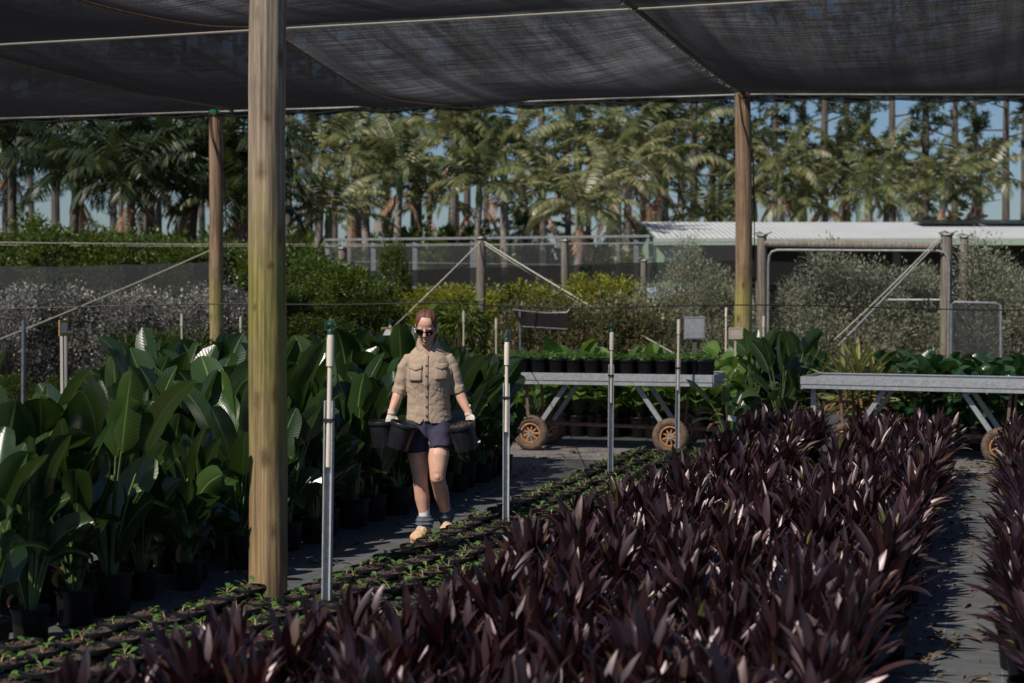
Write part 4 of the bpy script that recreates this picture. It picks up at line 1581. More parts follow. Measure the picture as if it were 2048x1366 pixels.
hedK = Kind([make_shrub('hedge_shrub', 600 + i, 1.9, 3.0, 90, 70, .085, .05, M['hedge']) for i in range(4)])
for i in range(17):
    px = -60 + i * 42
    if 385 < px < 420:
        pass
    Y = 35 + rg.uniform(-1, 1.5)
    py = [470, 520, 480, 445, 470, 490, 480, 478, 482, 488, 492, 498, 505, 500, 505, 520, 530][i] + rg.uniform(-6, 6)
    z = PX(px, py, Y).z
    hedK.put(i, ground_at(px, Y), rg.uniform(0, 6), (rg.uniform(.9, 1.15), rg.uniform(.9, 1.15), z / 3.0), 'green hedge shrub in the row behind the net fence at the left', 'hedge shrubs behind the net fence')
bigK = Kind([make_shrub('dark_bush', 640 + i, 2.0, 2.8, 110, 75, .085, .05, M['hedge'], 'bush') for i in range(3)])
for i, (px, top, Y, ww, lb) in enumerate(((605, 510, 30, .95, 'tall dark bush just right of the big post'), (655, 535, 29, .8, 'dark bush second right of the big post'), (700, 545, 28.5, .75, 'dark bush between the big post and the woman'),
                                         (745, 575, 28, .75, 'low dark bush just left of the woman'), (785, 505, 32, .45, 'slim dark tree-like bush poking above the shade cloth strip'), (565, 590, 27, .8, 'dark bush partly behind the big post'), (640, 640, 26.5, .9, 'low dark bush behind the tall plants right of the big post'))):
    z = PX(px, top, Y).z
    bigK.put(i, ground_at(px, Y), rg.uniform(0, 6), (ww, ww, z / 2.8), lb, 'dark bushes left of the woman')
whK = Kind([make_shrub('white_flecked_shrub', 660 + i, 1.8, 1.7, 70, 90, .05, .032, M['white_l']) for i in range(3)])
for i in range(11):
    px = 10 + i * 41
    whK.put(i, ground_at(px, 29.5 + rg.uniform(-.6, .8)), rg.uniform(0, 6), (1, 1, rg.uniform(.92, 1.12)), 'pale white-flecked shrub seen through the net fence at the left', 'white-flecked shrubs behind the net fence')
limeK = Kind([make_shrub('lime_shrub', 680 + i, 2.0, 2.1, 90, 75, .085, .045, M['lime']) for i in range(4)])
for i in range(17):
    px = 700 + i * 40 + (0 if i < 15 else 90)
    Y = on_a(px, 29.9).y + rg.uniform(-.4, .4)
    top = 594 + 14 * math.sin(i * 1.9) - (15 if i in (4, 12, 13) else 0)
    limeK.put(i, ground_at(px, Y), rg.uniform(0, 6), (1.05, 1.05, PX(px, top, Y).z / 2.1), 'yellow-green shrub in the low hedge behind the fence posts', 'yellow-green hedge shrubs')
mg = make_shrub('mango_bush', 700, 1.5, 2.0, 60, 34, .20, .045, M['mango'], 'bush', .2, .2, True)
mg.location = ground_at(915, 27)
mg['label'] = 'bright bush with long drooping lime leaves right behind the woman\'s head'
mg.scale = (.95, .95, PX(915, 606, 27).z / 2.05)
olK = Kind([make_shrub('olive_shrub', 720 + i, 1.7, 2.5, 95, 85, .075, .017, M['olive'], 'shrub', .75, .1, False, .45) for i in range(4)])
for i, (px, top, Y, ww, lb) in enumerate(((1372, 508, 31, .75, 'tall thin olive-grey shrub left of the far right timber post'), (1310, 585, 30, .9, 'low olive-grey shrub behind the control box\'s left'), (1430, 555, 30, .9, 'olive-grey shrub just left of the far right timber post'),
                                         (1650, 520, 31.5, 1.15, 'tall olive-grey shrub under the left of the pipe arch'), (1730, 545, 31, 1.0, 'olive-grey shrub under the middle of the pipe arch'), (1800, 560, 31, 1.0, 'olive-grey shrub under the right of the pipe arch'),
                                         (1845, 555, 32, .9, 'olive-grey shrub beside the arch\'s right post'), (1960, 512, 31.5, 1.15, 'tall olive-grey shrub behind the wire gate'), (2030, 560, 31, 1.0, 'olive-grey shrub at the right edge of the photo'),
                                         (1590, 575, 30, .8, 'low olive-grey shrub just right of the far right timber post'), (1250, 610, 29.5, .8, 'small olive-grey shrub behind the trolley\'s pots'), (1505, 600, 29.5, .8, 'small olive-grey shrub behind the far right timber post'))):
    Y = on_a(px, 29.2 + (Y - 31) * .3).y
    olK.put(i, ground_at(px, Y), rg.uniform(0, 6), (ww, ww, PX(px, top, Y).z / 2.5), lb, 'olive-grey shrubs')
drK = Kind([make_shrub('dry_shrub', 740 + i, 1.0, 1.35, 40, 55, .07, .034, M['dryred'], 'shrub', .6, .05) for i in range(3)])
for i in range(12):
    px = 1035 + i * 25
    drK.put(i, ground_at(px, 26.5 + rg.uniform(-.7, .7)), rg.uniform(0, 6), (1, 1, rg.uniform(.95, 1.2)), 'reddish-brown half-dry shrub behind the loaded trolley', 'reddish half-dry shrubs')
lowK = Kind([make_shrub('nursery_shrub', 760 + i, 1.1, 1.0, 40, 60, .07, .04, M['hedge'], 'shrub', .3, .05) for i in range(3)])
for i in range(22):
    px = -40 + i * 38
    lowK.put(i, ground_at(px, 23.5 + rg.uniform(-1.2, .8)), rg.uniform(0, 6), rg.uniform(.8, 1.1) * (.55 if px < 240 else 1), 'low dark shrub in front of the net fence behind the tall plants', 'low shrubs before the net fence')

# ------------------------------------------------------------------ palms and pines
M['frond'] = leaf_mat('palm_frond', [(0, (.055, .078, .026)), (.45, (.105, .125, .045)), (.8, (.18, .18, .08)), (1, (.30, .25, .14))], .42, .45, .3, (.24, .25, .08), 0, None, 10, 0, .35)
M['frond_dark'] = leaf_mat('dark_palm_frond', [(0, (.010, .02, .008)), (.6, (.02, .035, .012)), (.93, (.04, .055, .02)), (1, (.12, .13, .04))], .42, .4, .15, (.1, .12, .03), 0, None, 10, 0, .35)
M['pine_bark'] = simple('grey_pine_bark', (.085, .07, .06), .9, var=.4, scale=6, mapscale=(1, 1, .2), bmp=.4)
M['palm_trunk'] = simple('ringed_palm_trunk', (.20, .17, .14), .85, var=.35, scale=4, mapscale=(1, 1, 6))
M['crownshaft'] = simple('green_crownshaft', (.10, .13, .04), .4, var=.25)
M['dead_frond'] = shrub_mat('dead_frond', [(0, (.16, .09, .055)), (.6, (.30, .19, .12)), (1, (.46, .22, .12))], .8, .2)


def frond(mb, base, az, el, Lf, drp, rg_, mi=0, npair=30, ll=.42, hang=.5):
    p = Vector(base)
    step = Lf / npair
    e = el
    ca, sa = math.cos(az), math.sin(az)
    tw = rg_.uniform(-.5, .5)
    prev = p
    for i in range(npair):
        t = i / npair
        d = Vector((ca * math.cos(e), sa * math.cos(e), math.sin(e)))
        q = p + d * step
        side = Vector((-sa, ca, 0))
        nor = d.cross(side)
        sd = side * math.cos(tw) + nor * math.sin(tw)
        if i % 3 == 2 or i == npair - 1:
            mb.tube([prev, q], .022 * (1 - t) + .005, 3, mi)
            prev = q
        if t > .12:
            l_ = ll * (math.sin(PI * (.12 + .86 * t)) ** .6) * rg_.uniform(.85, 1.15)
            for sg in (-1, 1):
                dd = (sd * sg + d * .55 + Vector((0, 0, -hang * rg_.uniform(.5, 1.4)))).normalized()
                wv = dd.cross(nor).normalized() if dd.cross(nor).length > .05 else d
                mid = q + dd * (l_ * .5) + Vector((0, 0, .0))
                tip = q + (dd * l_) + Vector((0, 0, -hang * .28 * l_))
                hw = .05
                mb.add([q - d * .012, mid - d * hw, tip, mid + d * hw], [(0, 1, 2, 3)], mi, [(.5, 0), (0, .5), (.5, 1), (1, .5)])
        p = q
        e -= drp / npair * (.4 + 1.2 * t)


def make_palm(seed, H=6.2, Lf=2.5, mat='frond', nf=16, name='palm_tree', hang=.6, ll=.5):
    rg_ = random.Random(seed)
    root = thing(name, 'palm', 'palm tree')
    mb = MB()
    lx, ly = rg_.uniform(-.25, .25), rg_.uniform(-.25, .25)
    zt_ = H - .9
    pts = [(lx * t * t, ly * t * t, zt_ * t) for t in [k / 10 for k in range(11)]]
    mb.tube(pts, [.17 - .05 * t + (.06 if t == 0 else 0) for t in [k / 10 for k in range(11)]], 10)
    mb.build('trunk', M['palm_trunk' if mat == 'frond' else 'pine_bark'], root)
    mb = MB()
    mb.tube([(lx, ly, zt_ - .02), (lx, ly, zt_ + .25), (lx, ly, zt_ + .8), (lx, ly, H)], [.125, .14, .09, .05], 10)
    mb.build('crownshaft', M['crownshaft'], root)
    fo = MB()
    a0 = rg_.uniform(0, 6.28)
    for k in range(nf):
        t = k / (nf - 1)
        frond(fo, (lx, ly, H - .12), a0 + k * 2.4 + rg_.uniform(-.2, .2), 1.38 - 1.3 * t + rg_.uniform(-.15, .15), Lf * rg_.uniform(.85, 1.12), rg_.uniform(1.2, 1.9) * (.75 + .4 * t), rg_, 0, 28, ll, hang)
    fo.build('crown', M[mat], root)
    dd = MB()
    for k in range(rg_.choice([2, 3, 4])):
        frond(dd, (lx, ly, zt_ + .0), rg_.uniform(0, 6.28), -.6, Lf * .65, 1.2, rg_, 0, 20, .34, .9)
    dd.build('dead_frond', M['dead_frond'], root)
    return root


pk = Kind([make_palm(800 + i) for i in range(6)])
palms = [(632, 318, 50), (655, 425, 46), (790, 335, 54), (735, 270, 60), (945, 325, 50), (900, 262, 58), (1010, 300, 58), (1085, 345, 52), (1150, 410, 47), (1235, 345, 54), (1160, 262, 62), (1255, 285, 60), (1330, 340, 52), (1405, 380, 50),
         (1360, 270, 62), (1560, 335, 50), (1610, 395, 50), (1690, 330, 56), (1730, 385, 49), (1830, 370, 52), (1885, 315, 50), (1900, 420, 55), (1470, 300, 58), (1500, 400, 55), (1645, 315, 56), (1770, 300, 58), (1950, 345, 52), (850, 400, 60), (1050, 420, 60), (1300, 420, 60), (700, 370, 58)]
palms.sort()
nth = ['first', 'second', 'third', 'fourth', 'fifth', 'sixth', 'seventh', 'eighth', 'ninth', 'tenth', 'eleventh', 'twelfth', 'thirteenth', 'fourteenth', 'fifteenth', 'sixteenth', 'seventeenth', 'eighteenth', 'nineteenth', 'twentieth']
A1 = [p_ for p_ in palms if p_[0] < 1480]
pj = random.Random(31)
for i, (px, py, Y) in enumerate(palms):
    py += pj.uniform(-12, 52)
    if px > 1270:
        Y += 13
    z = PX(px, py, Y).z
    if px < 1480:
        lb = 'green palm behind the fence, %s to the right of the big post' % nth[i]
    else:
        lb = 'green palm behind the shed, %s to the right of the far timber post' % nth[i - len(A1)]
    s_ = z / 6.2
    pk.put(rg.randrange(6), ground_at(px, Y), rg.uniform(0, 6.28), (max(.9, min(1.02 if px > 1480 else 1.25, s_)),) * 2 + (s_,), lb, 'green palms beyond the fence')
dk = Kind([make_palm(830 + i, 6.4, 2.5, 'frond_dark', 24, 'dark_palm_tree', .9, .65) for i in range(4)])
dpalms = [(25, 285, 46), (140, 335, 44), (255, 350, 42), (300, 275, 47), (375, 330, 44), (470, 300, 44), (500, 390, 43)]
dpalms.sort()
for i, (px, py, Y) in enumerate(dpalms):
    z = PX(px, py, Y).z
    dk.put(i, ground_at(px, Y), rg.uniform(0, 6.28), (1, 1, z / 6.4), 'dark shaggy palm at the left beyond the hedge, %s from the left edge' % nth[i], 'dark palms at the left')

M['needle'] = shrub_mat('pine_needles', [(0, (.025, .04, .015)), (.6, (.05, .07, .025)), (1, (.09, .11, .045))], .6, .2, (.1, .12, .04), .2)
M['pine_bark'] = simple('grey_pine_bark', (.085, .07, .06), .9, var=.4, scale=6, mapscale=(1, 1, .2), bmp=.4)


def make_pine(seed, H=19, bare=.36):
    rg_ = random.Random(seed)
    root = thing('pine_tree', 'tall pine', 'pine tree')
    mb = MB()
    pts = [(.35 * mnoise.noise(Vector((seed, 0, t * 3))) * t, .2 * mnoise.noise(Vector((0, seed, t * 3))) * t, H * t) for t in [k / 12 for k in range(13)]]
    mb.tube(pts, [.20 * (1 - t * .8) + .02 for t in [k / 12 for k in range(13)]], 8)
    fo = MB()
    for k in range(46):
        t = bare + (1 - bare) * (k / 46) ** .9
        z = H * t
        az = rg_.uniform(0, 6.28)
        l_ = (3.0 * (1 - t) + .7) * rg_.uniform(.5, 1.1)
        tip = Vector((l_ * math.cos(az), l_ * math.sin(az), z + l_ * rg_.uniform(-.1, .45)))
        mb.tube([(0, 0, z - .1), tip * .5 + Vector((0, 0, z * .5 - .05)), tip], [.05, .03, .012], 4)
        for c in range(rg_.randint(4, 7)):
            cc = Vector((0, 0, z)).lerp(tip, rg_.uniform(.45, 1.05)) + Vector((rg_.uniform(-.3, .3), rg_.uniform(-.3, .3), rg_.uniform(-.2, .3)))
            for q in range(26):
                d = Vector((rg_.gauss(0, 1), rg_.gauss(0, 1), rg_.gauss(0, .8) + .2)).normalized()
                s = d.cross(Vector((rg_.gauss(0, 1), rg_.gauss(0, 1), rg_.gauss(0, 1)))).normalized()
                fo.blade(cc, d, s, rg_.uniform(.2, .42), .05)
    mb.build('trunk', M['pine_bark'], root)
    fo.build('crown', M['needle'], root)
    return root


pineK = Kind([make_pine(900 + i, 19 + i, .30 + .05 * i) for i in range(5)])
rp = random.Random(44)
pines = []
x = -60
while x < 2120:
    pines.append((x + rp.uniform(-16, 16), rp.uniform(66, 92)))
    x += rp.uniform(30, 62)
for i, (px, Y) in enumerate(pines):
    where = 'left of the big post' if px < 505 else ('between the big post and the far right timber post' if px < 1480 else 'right of the far right timber post')
    pineK.put(rp.randrange(5), ground_at(px, Y), rp.uniform(0, 6), rp.uniform(.9, 1.15), 'tall thin pine behind the palms, ' + where, 'pines behind the palms, ' + where)
# dark understorey between the trunks
unK = Kind([make_shrub('understorey_bush', 950 + i, 3.6, 3.0, 80, 60, .22, .11, M['hedge'], 'bush') for i in range(3)])
for i in range(34):
    px = -80 + i * 66 + rp.uniform(-20, 20)
    Y = rp.uniform(58, 66)
    top = rp.uniform(470, 535)
    unK.put(i, ground_at(px, Y), rp.uniform(0, 6), (rp.uniform(.8, 1.3), 1, PX(px, top, Y).z / 3.0), 'dark bush filling the gap beneath the palms', 'bushes beneath the palms')
mb = MB()
rp2 = random.Random(5)
for k in range(9000):
    x, y = rp2.uniform(-75, 80), rp2.uniform(118, 130)
    h = 3.2 + 2.0 * mnoise.noise(Vector((x * .12, 0, 0))) + rp2.uniform(-.5, .5)
    z = rp2.random() ** .8 * max(.6, h)
    d = Vector((rp2.gauss(0, 1), rp2.gauss(0, 1), rp2.gauss(0, 1))).normalized()
    s = d.cross(Vector((rp2.gauss(0, 1), rp2.gauss(0, 1), rp2.gauss(0, 1)))).normalized()
    mb.blade((x, y, z), d, s, rp2.uniform(.7, 1.3), .6)
kind(mb.build('distant_treeline', M['hedge']), 'stuff')
#MARK4

# ------------------------------------------------------------------ the woman carrying pots
M['skin'] = simple('pale_pink_skin', (.55, .315, .225), .46, var=.13, scale=16, bmp=.06, bscale=120, spec=.4)  # pale pink skin, slightly mottled
M['shirt'] = simple('khaki_cotton', (.335, .255, .188), .9, var=.07, scale=26, bmp=.12, spec=.15, bscale=220)
M['shorts'] = simple('navy_cotton', (.040, .036, .062), .9, var=.14, scale=22, bmp=.1, spec=.15, bscale=220)
M['hair'] = simple('red_brown_hair', (.085, .027, .013), .62, var=.6, scale=70, mapscale=(1, .12, .12), spec=.5)
M['glove'] = simple('dusty_white_glove', (.48, .42, .36), .9, var=.25, scale=40, bmp=.2)
M['sock'] = simple('white_sock', (.66, .62, .60), .9, var=.08, scale=60, bmp=.2)
M['gaiter'] = simple('slate_gaiter', (.060, .078, .095), .85, var=.25, scale=24, bmp=.15)
M['boot'] = simple('dusty_tan_boot', (.50, .31, .185), .85, var=.3, scale=26, bmp=.2)
M['sole'] = simple('boot_sole', (.34, .20, .11), .9, var=.3, scale=20)
M['lens'] = simple('dark_lens', (.012, .006, .008), .12, var=.1)
M['glasses'] = simple('tortoise_frame', (.035, .012, .012), .3, var=.4, scale=60)
M['lips'] = simple('lips', (.44, .19, .155), .45, var=.06)
M['bud'] = simple('white_earbud', (.8, .8, .8), .35, var=.03)

person = thing('person', 'woman in khaki shirt and navy shorts walking up the aisle carrying black pots', 'person', ((855 - 1024) * 11.5 / F_PX, 11.5, 0))


def remesh(name, mb, voxel, mat, parent, smooth=6, fn=None, cut=None):
    me = mb.mesh(name + '_src', mat, True)
    o = bpy.data.objects.new(name + '_src', me)
    C.objects.link(o)
    md = o.modifiers.new('r', 'REMESH')
    md.mode = 'VOXEL'
    md.voxel_size = voxel
    md.use_smooth_shade = True
    if smooth:
        sm = o.modifiers.new('s', 'SMOOTH')
        sm.iterations = smooth
        sm.factor = .5
    dg = bpy.context.evaluated_depsgraph_get()
    dg.update()
    me2 = bpy.data.meshes.new_from_object(o.evaluated_get(dg))
    bpy.data.objects.remove(o)
    bpy.data.meshes.remove(me)
    me2.name = name
    if cut:
        bm = bmesh.new()
        bm.from_mesh(me2)
        bmesh.ops.delete(bm, geom=[v for v in bm.verts if cut(v.co)], context='VERTS')
        bm.to_mesh(me2)
        bm.free()
    if fn:
        nr = [v.normal.copy() for v in me2.vertices]
        for v, n in zip(me2.vertices, nr):
            v.co = fn(v.co.copy(), n)
    for p in me2.polygons:
        p.use_smooth = True
    me2.materials.clear()
    me2.materials.append(mat)
    me2.update()
    o2 = bpy.data.objects.new(name, me2)
    C.objects.link(o2)
    if parent is not None:
        o2.parent = parent
    return o2


def eloft(mb, secs, seg=24, power=2.0):
    """secs: (centre, rx, ry_front, ry_back) horizontal sections"""
    rings = []
    for c, rx, rf, rb in secs:
        ring = []
        for k in range(seg):
            a = 2 * PI * k / seg
            ca, sa = math.cos(a), math.sin(a)
            ca = math.copysign(abs(ca) ** (2 / power), ca)
            sa = math.copysign(abs(sa) ** (2 / power), sa)
            ring.append(Vector(c) + Vector((rx * ca, (rb if sa > 0 else rf) * sa, 0)))
        rings.append(ring)
    mb.rings(rings)


HC = Vector((-.006, -.035, 1.575))                # head centre; the face looks down at the path
HR = Matrix.Rotation(rad(21), 3, 'X') @ Matrix.Rotation(rad(-5), 3, 'Z')


def hp(x, y, z):                                   # head-local (face is -y) to person
    return HC + HR @ Vector((x, y, z))


def head_shape(mb, grow=0.0, zmin=-.2):
    secs = [(-.118, .020, .030, .01, -.052), (-.110, .036, .040, .02, -.042), (-.094, .049, .056, .045, -.026), (-.070, .058, .070, .060, -.014), (-.04, .064, .078, .076, -.006), (-.01, .069, .084, .090, 0),
            (.02, .0735, .087, .098, 0), (.05, .0755, .085, .099, 0), (.075, .0725, .078, .093, .003), (.097, .062, .062, .078, .006), (.112, .045, .043, .055, .01), (.121, .022, .02, .028, .012)]
    rings = []
    for z, rx, rf, rb, yo in secs:
        if z < zmin:
            continue
        ring = []
        for k in range(26):
            a = 2 * PI * k / 26
            ca, sa = math.cos(a), math.sin(a)
            pw = 1.0 if z < -.08 else .88
            ca2 = math.copysign(abs(ca) ** pw, ca)
            ring.append(hp((rx + grow) * ca2, yo + ((rb if sa > 0 else rf) + grow) * sa, z + (grow if z > .05 else 0)))
        rings.append(ring)
    mb.rings(rings)


body = MB()
head_shape(body)
body.tube([hp(0, -.082, .022), hp(0, -.096, -.006), hp(0, -.107, -.030), hp(0, -.094, -.042)], [.008, .0105, .0145, .010], 10)     # nose
for sx in (-1, 1):
    body.ball(hp(sx * .013, -.093, -.037), (.0085, .009, .008), 8, 6)
    body.ball(hp(sx * .076, .008, -.002), (.010, .020, .031), 10, 7, 0, HR)                                       # ears
    body.ball(hp(sx * .034, -.068, -.030), (.020, .016, .018), 10, 7, 0, HR)                                      # cheeks
    body.ball(hp(sx * .030, -.078, .016), (.022, .010, .008), 10, 6, 0, HR)                                       # brow
    body.ball(hp(sx * .030, -.071, -.002), (.0125, .012, .009), 10, 6, 0, HR)                                     # eyes under the glasses
body.ball(hp(0, -.083, -.072), (.022, .012, .009), 10, 6, 0, HR)
body.ball(hp(0, -.078, -.097), (.019, .015, .013), 10, 6, 0, HR)                                                  # chin
body.tube([hp(0, .012, -.05), hp(0, .018, -.10), (.0, .005, 1.425), (.003, .02, 1.36)], [.052, .05, .052, .075], 16)  # neck
eloft(body, [((.006, .01, .86), .135, .10, .11), ((.006, .01, .95), .14, .10, .10), ((.008, .01, 1.1), .135, .095, .09), ((.01, .012, 1.25), .14, .09, .09), ((.008, .014, 1.34), .10, .065, .07), ((.004, .016, 1.39), .08, .066, .064), ((.004, .016, 1.42), .062, .056, .06)])
SH = {-1: Vector((-.156, .012, 1.322)), 1: Vector((.168, .012, 1.330))}
EL = {-1: Vector((-.203, .015, 1.115)), 1: Vector((.218, .015, 1.115))}
WR = {-1: Vector((-.262, -.045, .955)), 1: Vector((.300, -.04, .948))}
for sx in (-1, 1):
    s_, e_, w_ = SH[sx], EL[sx], WR[sx]
    body.tube([s_ + Vector((-sx * .05, 0, .0)), s_, s_.lerp(e_, .5), e_, e_.lerp(w_, .3), e_.lerp(w_, .7), w_, w_ + (w_ - e_).normalized() * .03],
              [.024, .032, .040, .041, .041, .033, .026, .026], 14)
# legs: the one at the left of the photo stands, the other steps
LEG = {-1: [(-.085, .01, .90), (-.083, 0, .80), (-.070, -.012, .62), (-.058, -.018, .50), (-.056, -.024, .465), (-.052, -.008, .41), (-.040, .004, .31), (-.026, .006, .20), (-.022, .006, .08)],
       1: [(.085, .01, .90), (.088, -.035, .80), (.084, -.115, .63), (.080, -.152, .52), (.080, -.158, .485), (.088, -.105, .43), (.104, -.005, .335), (.120, .105, .225), (.128, .16, .125)]}
LR = [.072, .084, .077, .060, .056, .054, .056, .040, .036]
for sx in (-1, 1):
    body.tube(LEG[sx], LR, 18)
    k = Vector(LEG[sx][4])
    body.ball(k + Vector((0, -.032, .006)), (.030, .026, .034), 10, 8)
    c = Vector(LEG[sx][6])
    body.ball(c + Vector((sx * .006, .026, .02)), (.043, .036, .08), 12, 8)
skin = remesh('body', body, .0052, M['skin'], person, 4)

# shirt ------------------------------------------------------------
sh = MB()
eloft(sh, [((.008, .01, .83), .1738, .135, .135), ((.008, .01, .90), .1691, .132, .13), ((.008, .01, 1.0), .1596, .122, .12), ((.010, .006, 1.10), .1596, .124, .115), ((.011, .004, 1.20), .1672, .134, .118),
           ((.010, .006, 1.28), .1615, .124, .115), ((.009, .010, 1.34), .1558, .108, .108), ((.008, .014, 1.38), .1406, .092, .096), ((.007, .018, 1.408), .1159, .08, .085), ((.005, .02, 1.434), .0893, .07, .074), ((.004, .02, 1.454), .0665, .062, .064), ((.003, .02, 1.466), .0589, .058, .058)], 30, 2.15)
for sx in (-1, 1):
    s_, e_ = SH[sx], EL[sx]
    d = (e_ - s_).normalized()
    sh.tube([s_ + Vector((-sx * .085, 0, .022)), s_ + Vector((-sx * .02, 0, .006)), s_ + d * .05, s_ + d * .12, s_ + d * .19, s_ + d * .235], [.044, .056, .057, .055, .053, .052], 18)
    sh.tube([s_ + d * .195, s_ + d * .20, s_ + d * .245, s_ + d * .25], [.053, .0585, .058, .053], 18)


def hem_cut(p):
    z = .892 - .030 * max(0, 1 - abs(p.x - .01) / .17)
    if p.y < 0 and abs(p.x) < .05:
        z += .060 * max(0, 1 - abs(p.x + .010) / .040)
    z += .006 * math.sin(p.x * 40)
    if p.z > 1.378 and p.y < 0 and abs(p.x - .004) < (p.z - 1.378) * .62:
        return True                                # open neckline
    if p.z > 1.435 and math.hypot(p.x - .003, p.y - .02) < .054:
        return True
    return p.z < z and abs(p.x) < .25


def fold(p, n):
    z, x, y = p.z, p.x, p.y
    f = mnoise.noise(Vector((x * 9 + z * 7, y * 7, z * 13 - x * 8))) * .0045
    f += mnoise.noise(Vector((x * 17 - z * 12, y * 12 + 4, z * 22 + x * 9))) * .0026
    f += math.sin(z * 62 + abs(x) * 55 + 5 * mnoise.noise(Vector((x * 6, y * 6, z * 4)))) * (.0030 if abs(x) > .165 else .0012 * max(0, min(1, (1.12 - z) * 6)))
    u_ = z + .35 * x
    r_ = mnoise.noise(Vector((u_ * 27, x * 6, y * 6 + 5)))
    f += r_ * .0040 + .0050 * max(0, .5 - abs(r_) * 2.2) * (1 if z < 1.2 else .4)
    f += mnoise.noise(Vector((x * 34 + z * 22, y * 25, z * 40 - x * 20))) * .0022
    c1_ = mnoise.noise(Vector((x * 11 + z * 9 + 7, y * 8, z * 9 - x * 14)))
    c2_ = mnoise.noise(Vector((x * 14 - z * 11, y * 9 + 2, z * 10 + x * 12)))
    f -= .0034 * max(0, 1 - abs(c1_) * 4.0) ** 1.5 + .0026 * max(0, 1 - abs(c2_) * 3.5) ** 1.5
    if y < 0 and .86 < z < 1.35:                   # bust and pull lines towards the buttons
        f += .012 * math.exp(-((abs(x - .01) - .078) / .06) ** 2 - ((z - 1.215) / .06) ** 2)
    return p + n * (f * .55)


shirt = remesh('shirt', sh, .0056, M['shirt'], person, 4, fold, hem_cut)


def front_y(x, z):                                # front surface of the shirt at a chest position
    best = None
    for v in shirt.data.vertices:
        if v.co.y < .0 and abs(v.co.x - x) < .012 and abs(v.co.z - z) < .012:
            if best is None or v.co.y < best:
                best = v.co.y
    return best if best is not None else -.12


def patch(name, outline_fn, nx, nz, off, mat, parent):
    mb = MB()
    for i in range(nx + 1):
        for j in range(nz + 1):
            x, z = outline_fn(i / nx, j / nz)
            mb.add([(x, front_y(x, z) - off, z)], [])
    for i in range(nx):
        for j in range(nz):
            k = i * (nz + 1) + j
            mb.f.append((k, k + nz + 1, k + nz + 2, k + 1))
            mb.m.append(0)
    o = mb.build(name, mat, parent)
    so = o.modifiers.new('thick', 'SOLIDIFY')
    so.thickness = .0022 if nz < 30 else .0006
    return o


for cx, zt in ((-.082, 1.302), (.108, 1.310)):
    patch('chest_pocket', lambda s, t, cx=cx, zt=zt: (cx - .046 + .092 * s, zt - .018 - .100 * t), 8, 8, .001, M['shirt'], shirt)
    patch('pocket_flap', lambda s, t, cx=cx, zt=zt: (cx - .049 + .098 * s, zt - (.026 + .018 * (1 - abs(2 * s - 1))) * t), 8, 4, .0055, M['shirt'], shirt)
patch('button_placket', lambda s, t: (-.006 - .0 + .034 * s - .016, 1.375 - .49 * t), 3, 40, .0006, M['shirt'], shirt)
btn = simple('tan_button', (.20, .12, .07), .5)
for z in (1.30, 1.225, 1.15, 1.075, 1.0, .935):
    mb = MB()
    mb.ball((-.004, front_y(-.004, z) - .009, z), (.0075, .004, .0075), 10, 6)
    mb.build('button', btn, shirt)
# collar: an open folded band
mb = MB()
cr = []
for k in range(25):
    a = rad(-250 + 320 * k / 24)                  # open at the front
    a = rad(-90) + rad(22) + (2 * PI - rad(44)) * k / 24
    fr = max(0, -math.sin(a))
    x0_, y0_ = .064 * math.cos(a), .012 + .064 * math.sin(a)
    zb_ = 1.470 - .080 * fr ** 1.6
    top = (x0_ * 1.02, y0_ * 1.0 + .004, zb_ + .020 - .008 * fr)
    out = (x0_ * 1.30 + .008 * math.copysign(1, x0_) * fr, y0_ * 1.30 - .012 * fr, zb_ - .022 - .016 * fr)
    cr.append([(x0_, y0_, zb_ - .015), top, (x0_ * 1.11, y0_ * 1.09, zb_ + .017 - .008 * fr), out])
for r in cr:
    mb.add(r, [])
for k in range(24):
    for j in range(3):
        q = k * 4 + j
        mb.f.append((q, q + 4, q + 5, q + 1))
        mb.m.append(0)
co = mb.build('collar', M['shirt'], shirt)
so = co.modifiers.new('thick', 'SOLIDIFY')
so.thickness = .004

# shorts -----------------------------------------------------------
st = MB()
eloft(st, [((.006, .01, .955), .155, .115, .115), ((.006, .01, .88), .168, .122, .128), ((.006, .008, .80), .176, .122, .130), ((.006, .0, .765), .165, .108, .118)], 28, 2.3)
st.tube([(-.080, .01, .84), (-.080, .004, .76), (-.072, -.006, .69), (-.070, -.008, .652)], [(.094, .112), (.094, .105), (.090, .096), (.092, .098)], 22)
st.tube([(.090, .0, .84), (.092, -.04, .77), (.092, -.078, .71), (.093, -.098, .672)], [(.094, .112), (.096, .108), (.092, .098), (.093, .098)], 22)


def sfold(p, n):
    z, x, y = p.z, p.x, p.y
    f = mnoise.noise(Vector((x * 10 + z * 6, y * 8, z * 11 - x * 12))) * .009 + mnoise.noise(Vector((x * 24, y * 18, z * 20 + 3))) * .003
    f -= .006 * math.exp(-((x - .006) / .012) ** 2)
    if abs(z - (.682 if x < 0 else .70)) < .004:
        f -= .002
    return p + n * f


remesh('shorts', st, .0075, M['shorts'], person, 3, sfold)

# hair, glasses ----------------------------------------------------
hr = MB()
head_shape(hr, .0045, -.05)
hr.ball(hp(0, .118, .01), (.036, .032, .036), 14, 9)


def hair_cut(p):
    q = HR.inverted() @ (p - HC)
    fr = .102 - .9 * max(0, abs(q.x) - .028) ** 1.25 * 5.5      # hairline, lower at the temples
    if q.y < -.02 and q.z < fr:
        return True
    if q.y < .045 and q.z < -.005:
        return True
    if q.y < .02 and q.z < .012 and q.y > -.02:
        return True
    return q.z < -.055 + (0 if q.y > .05 else .03)


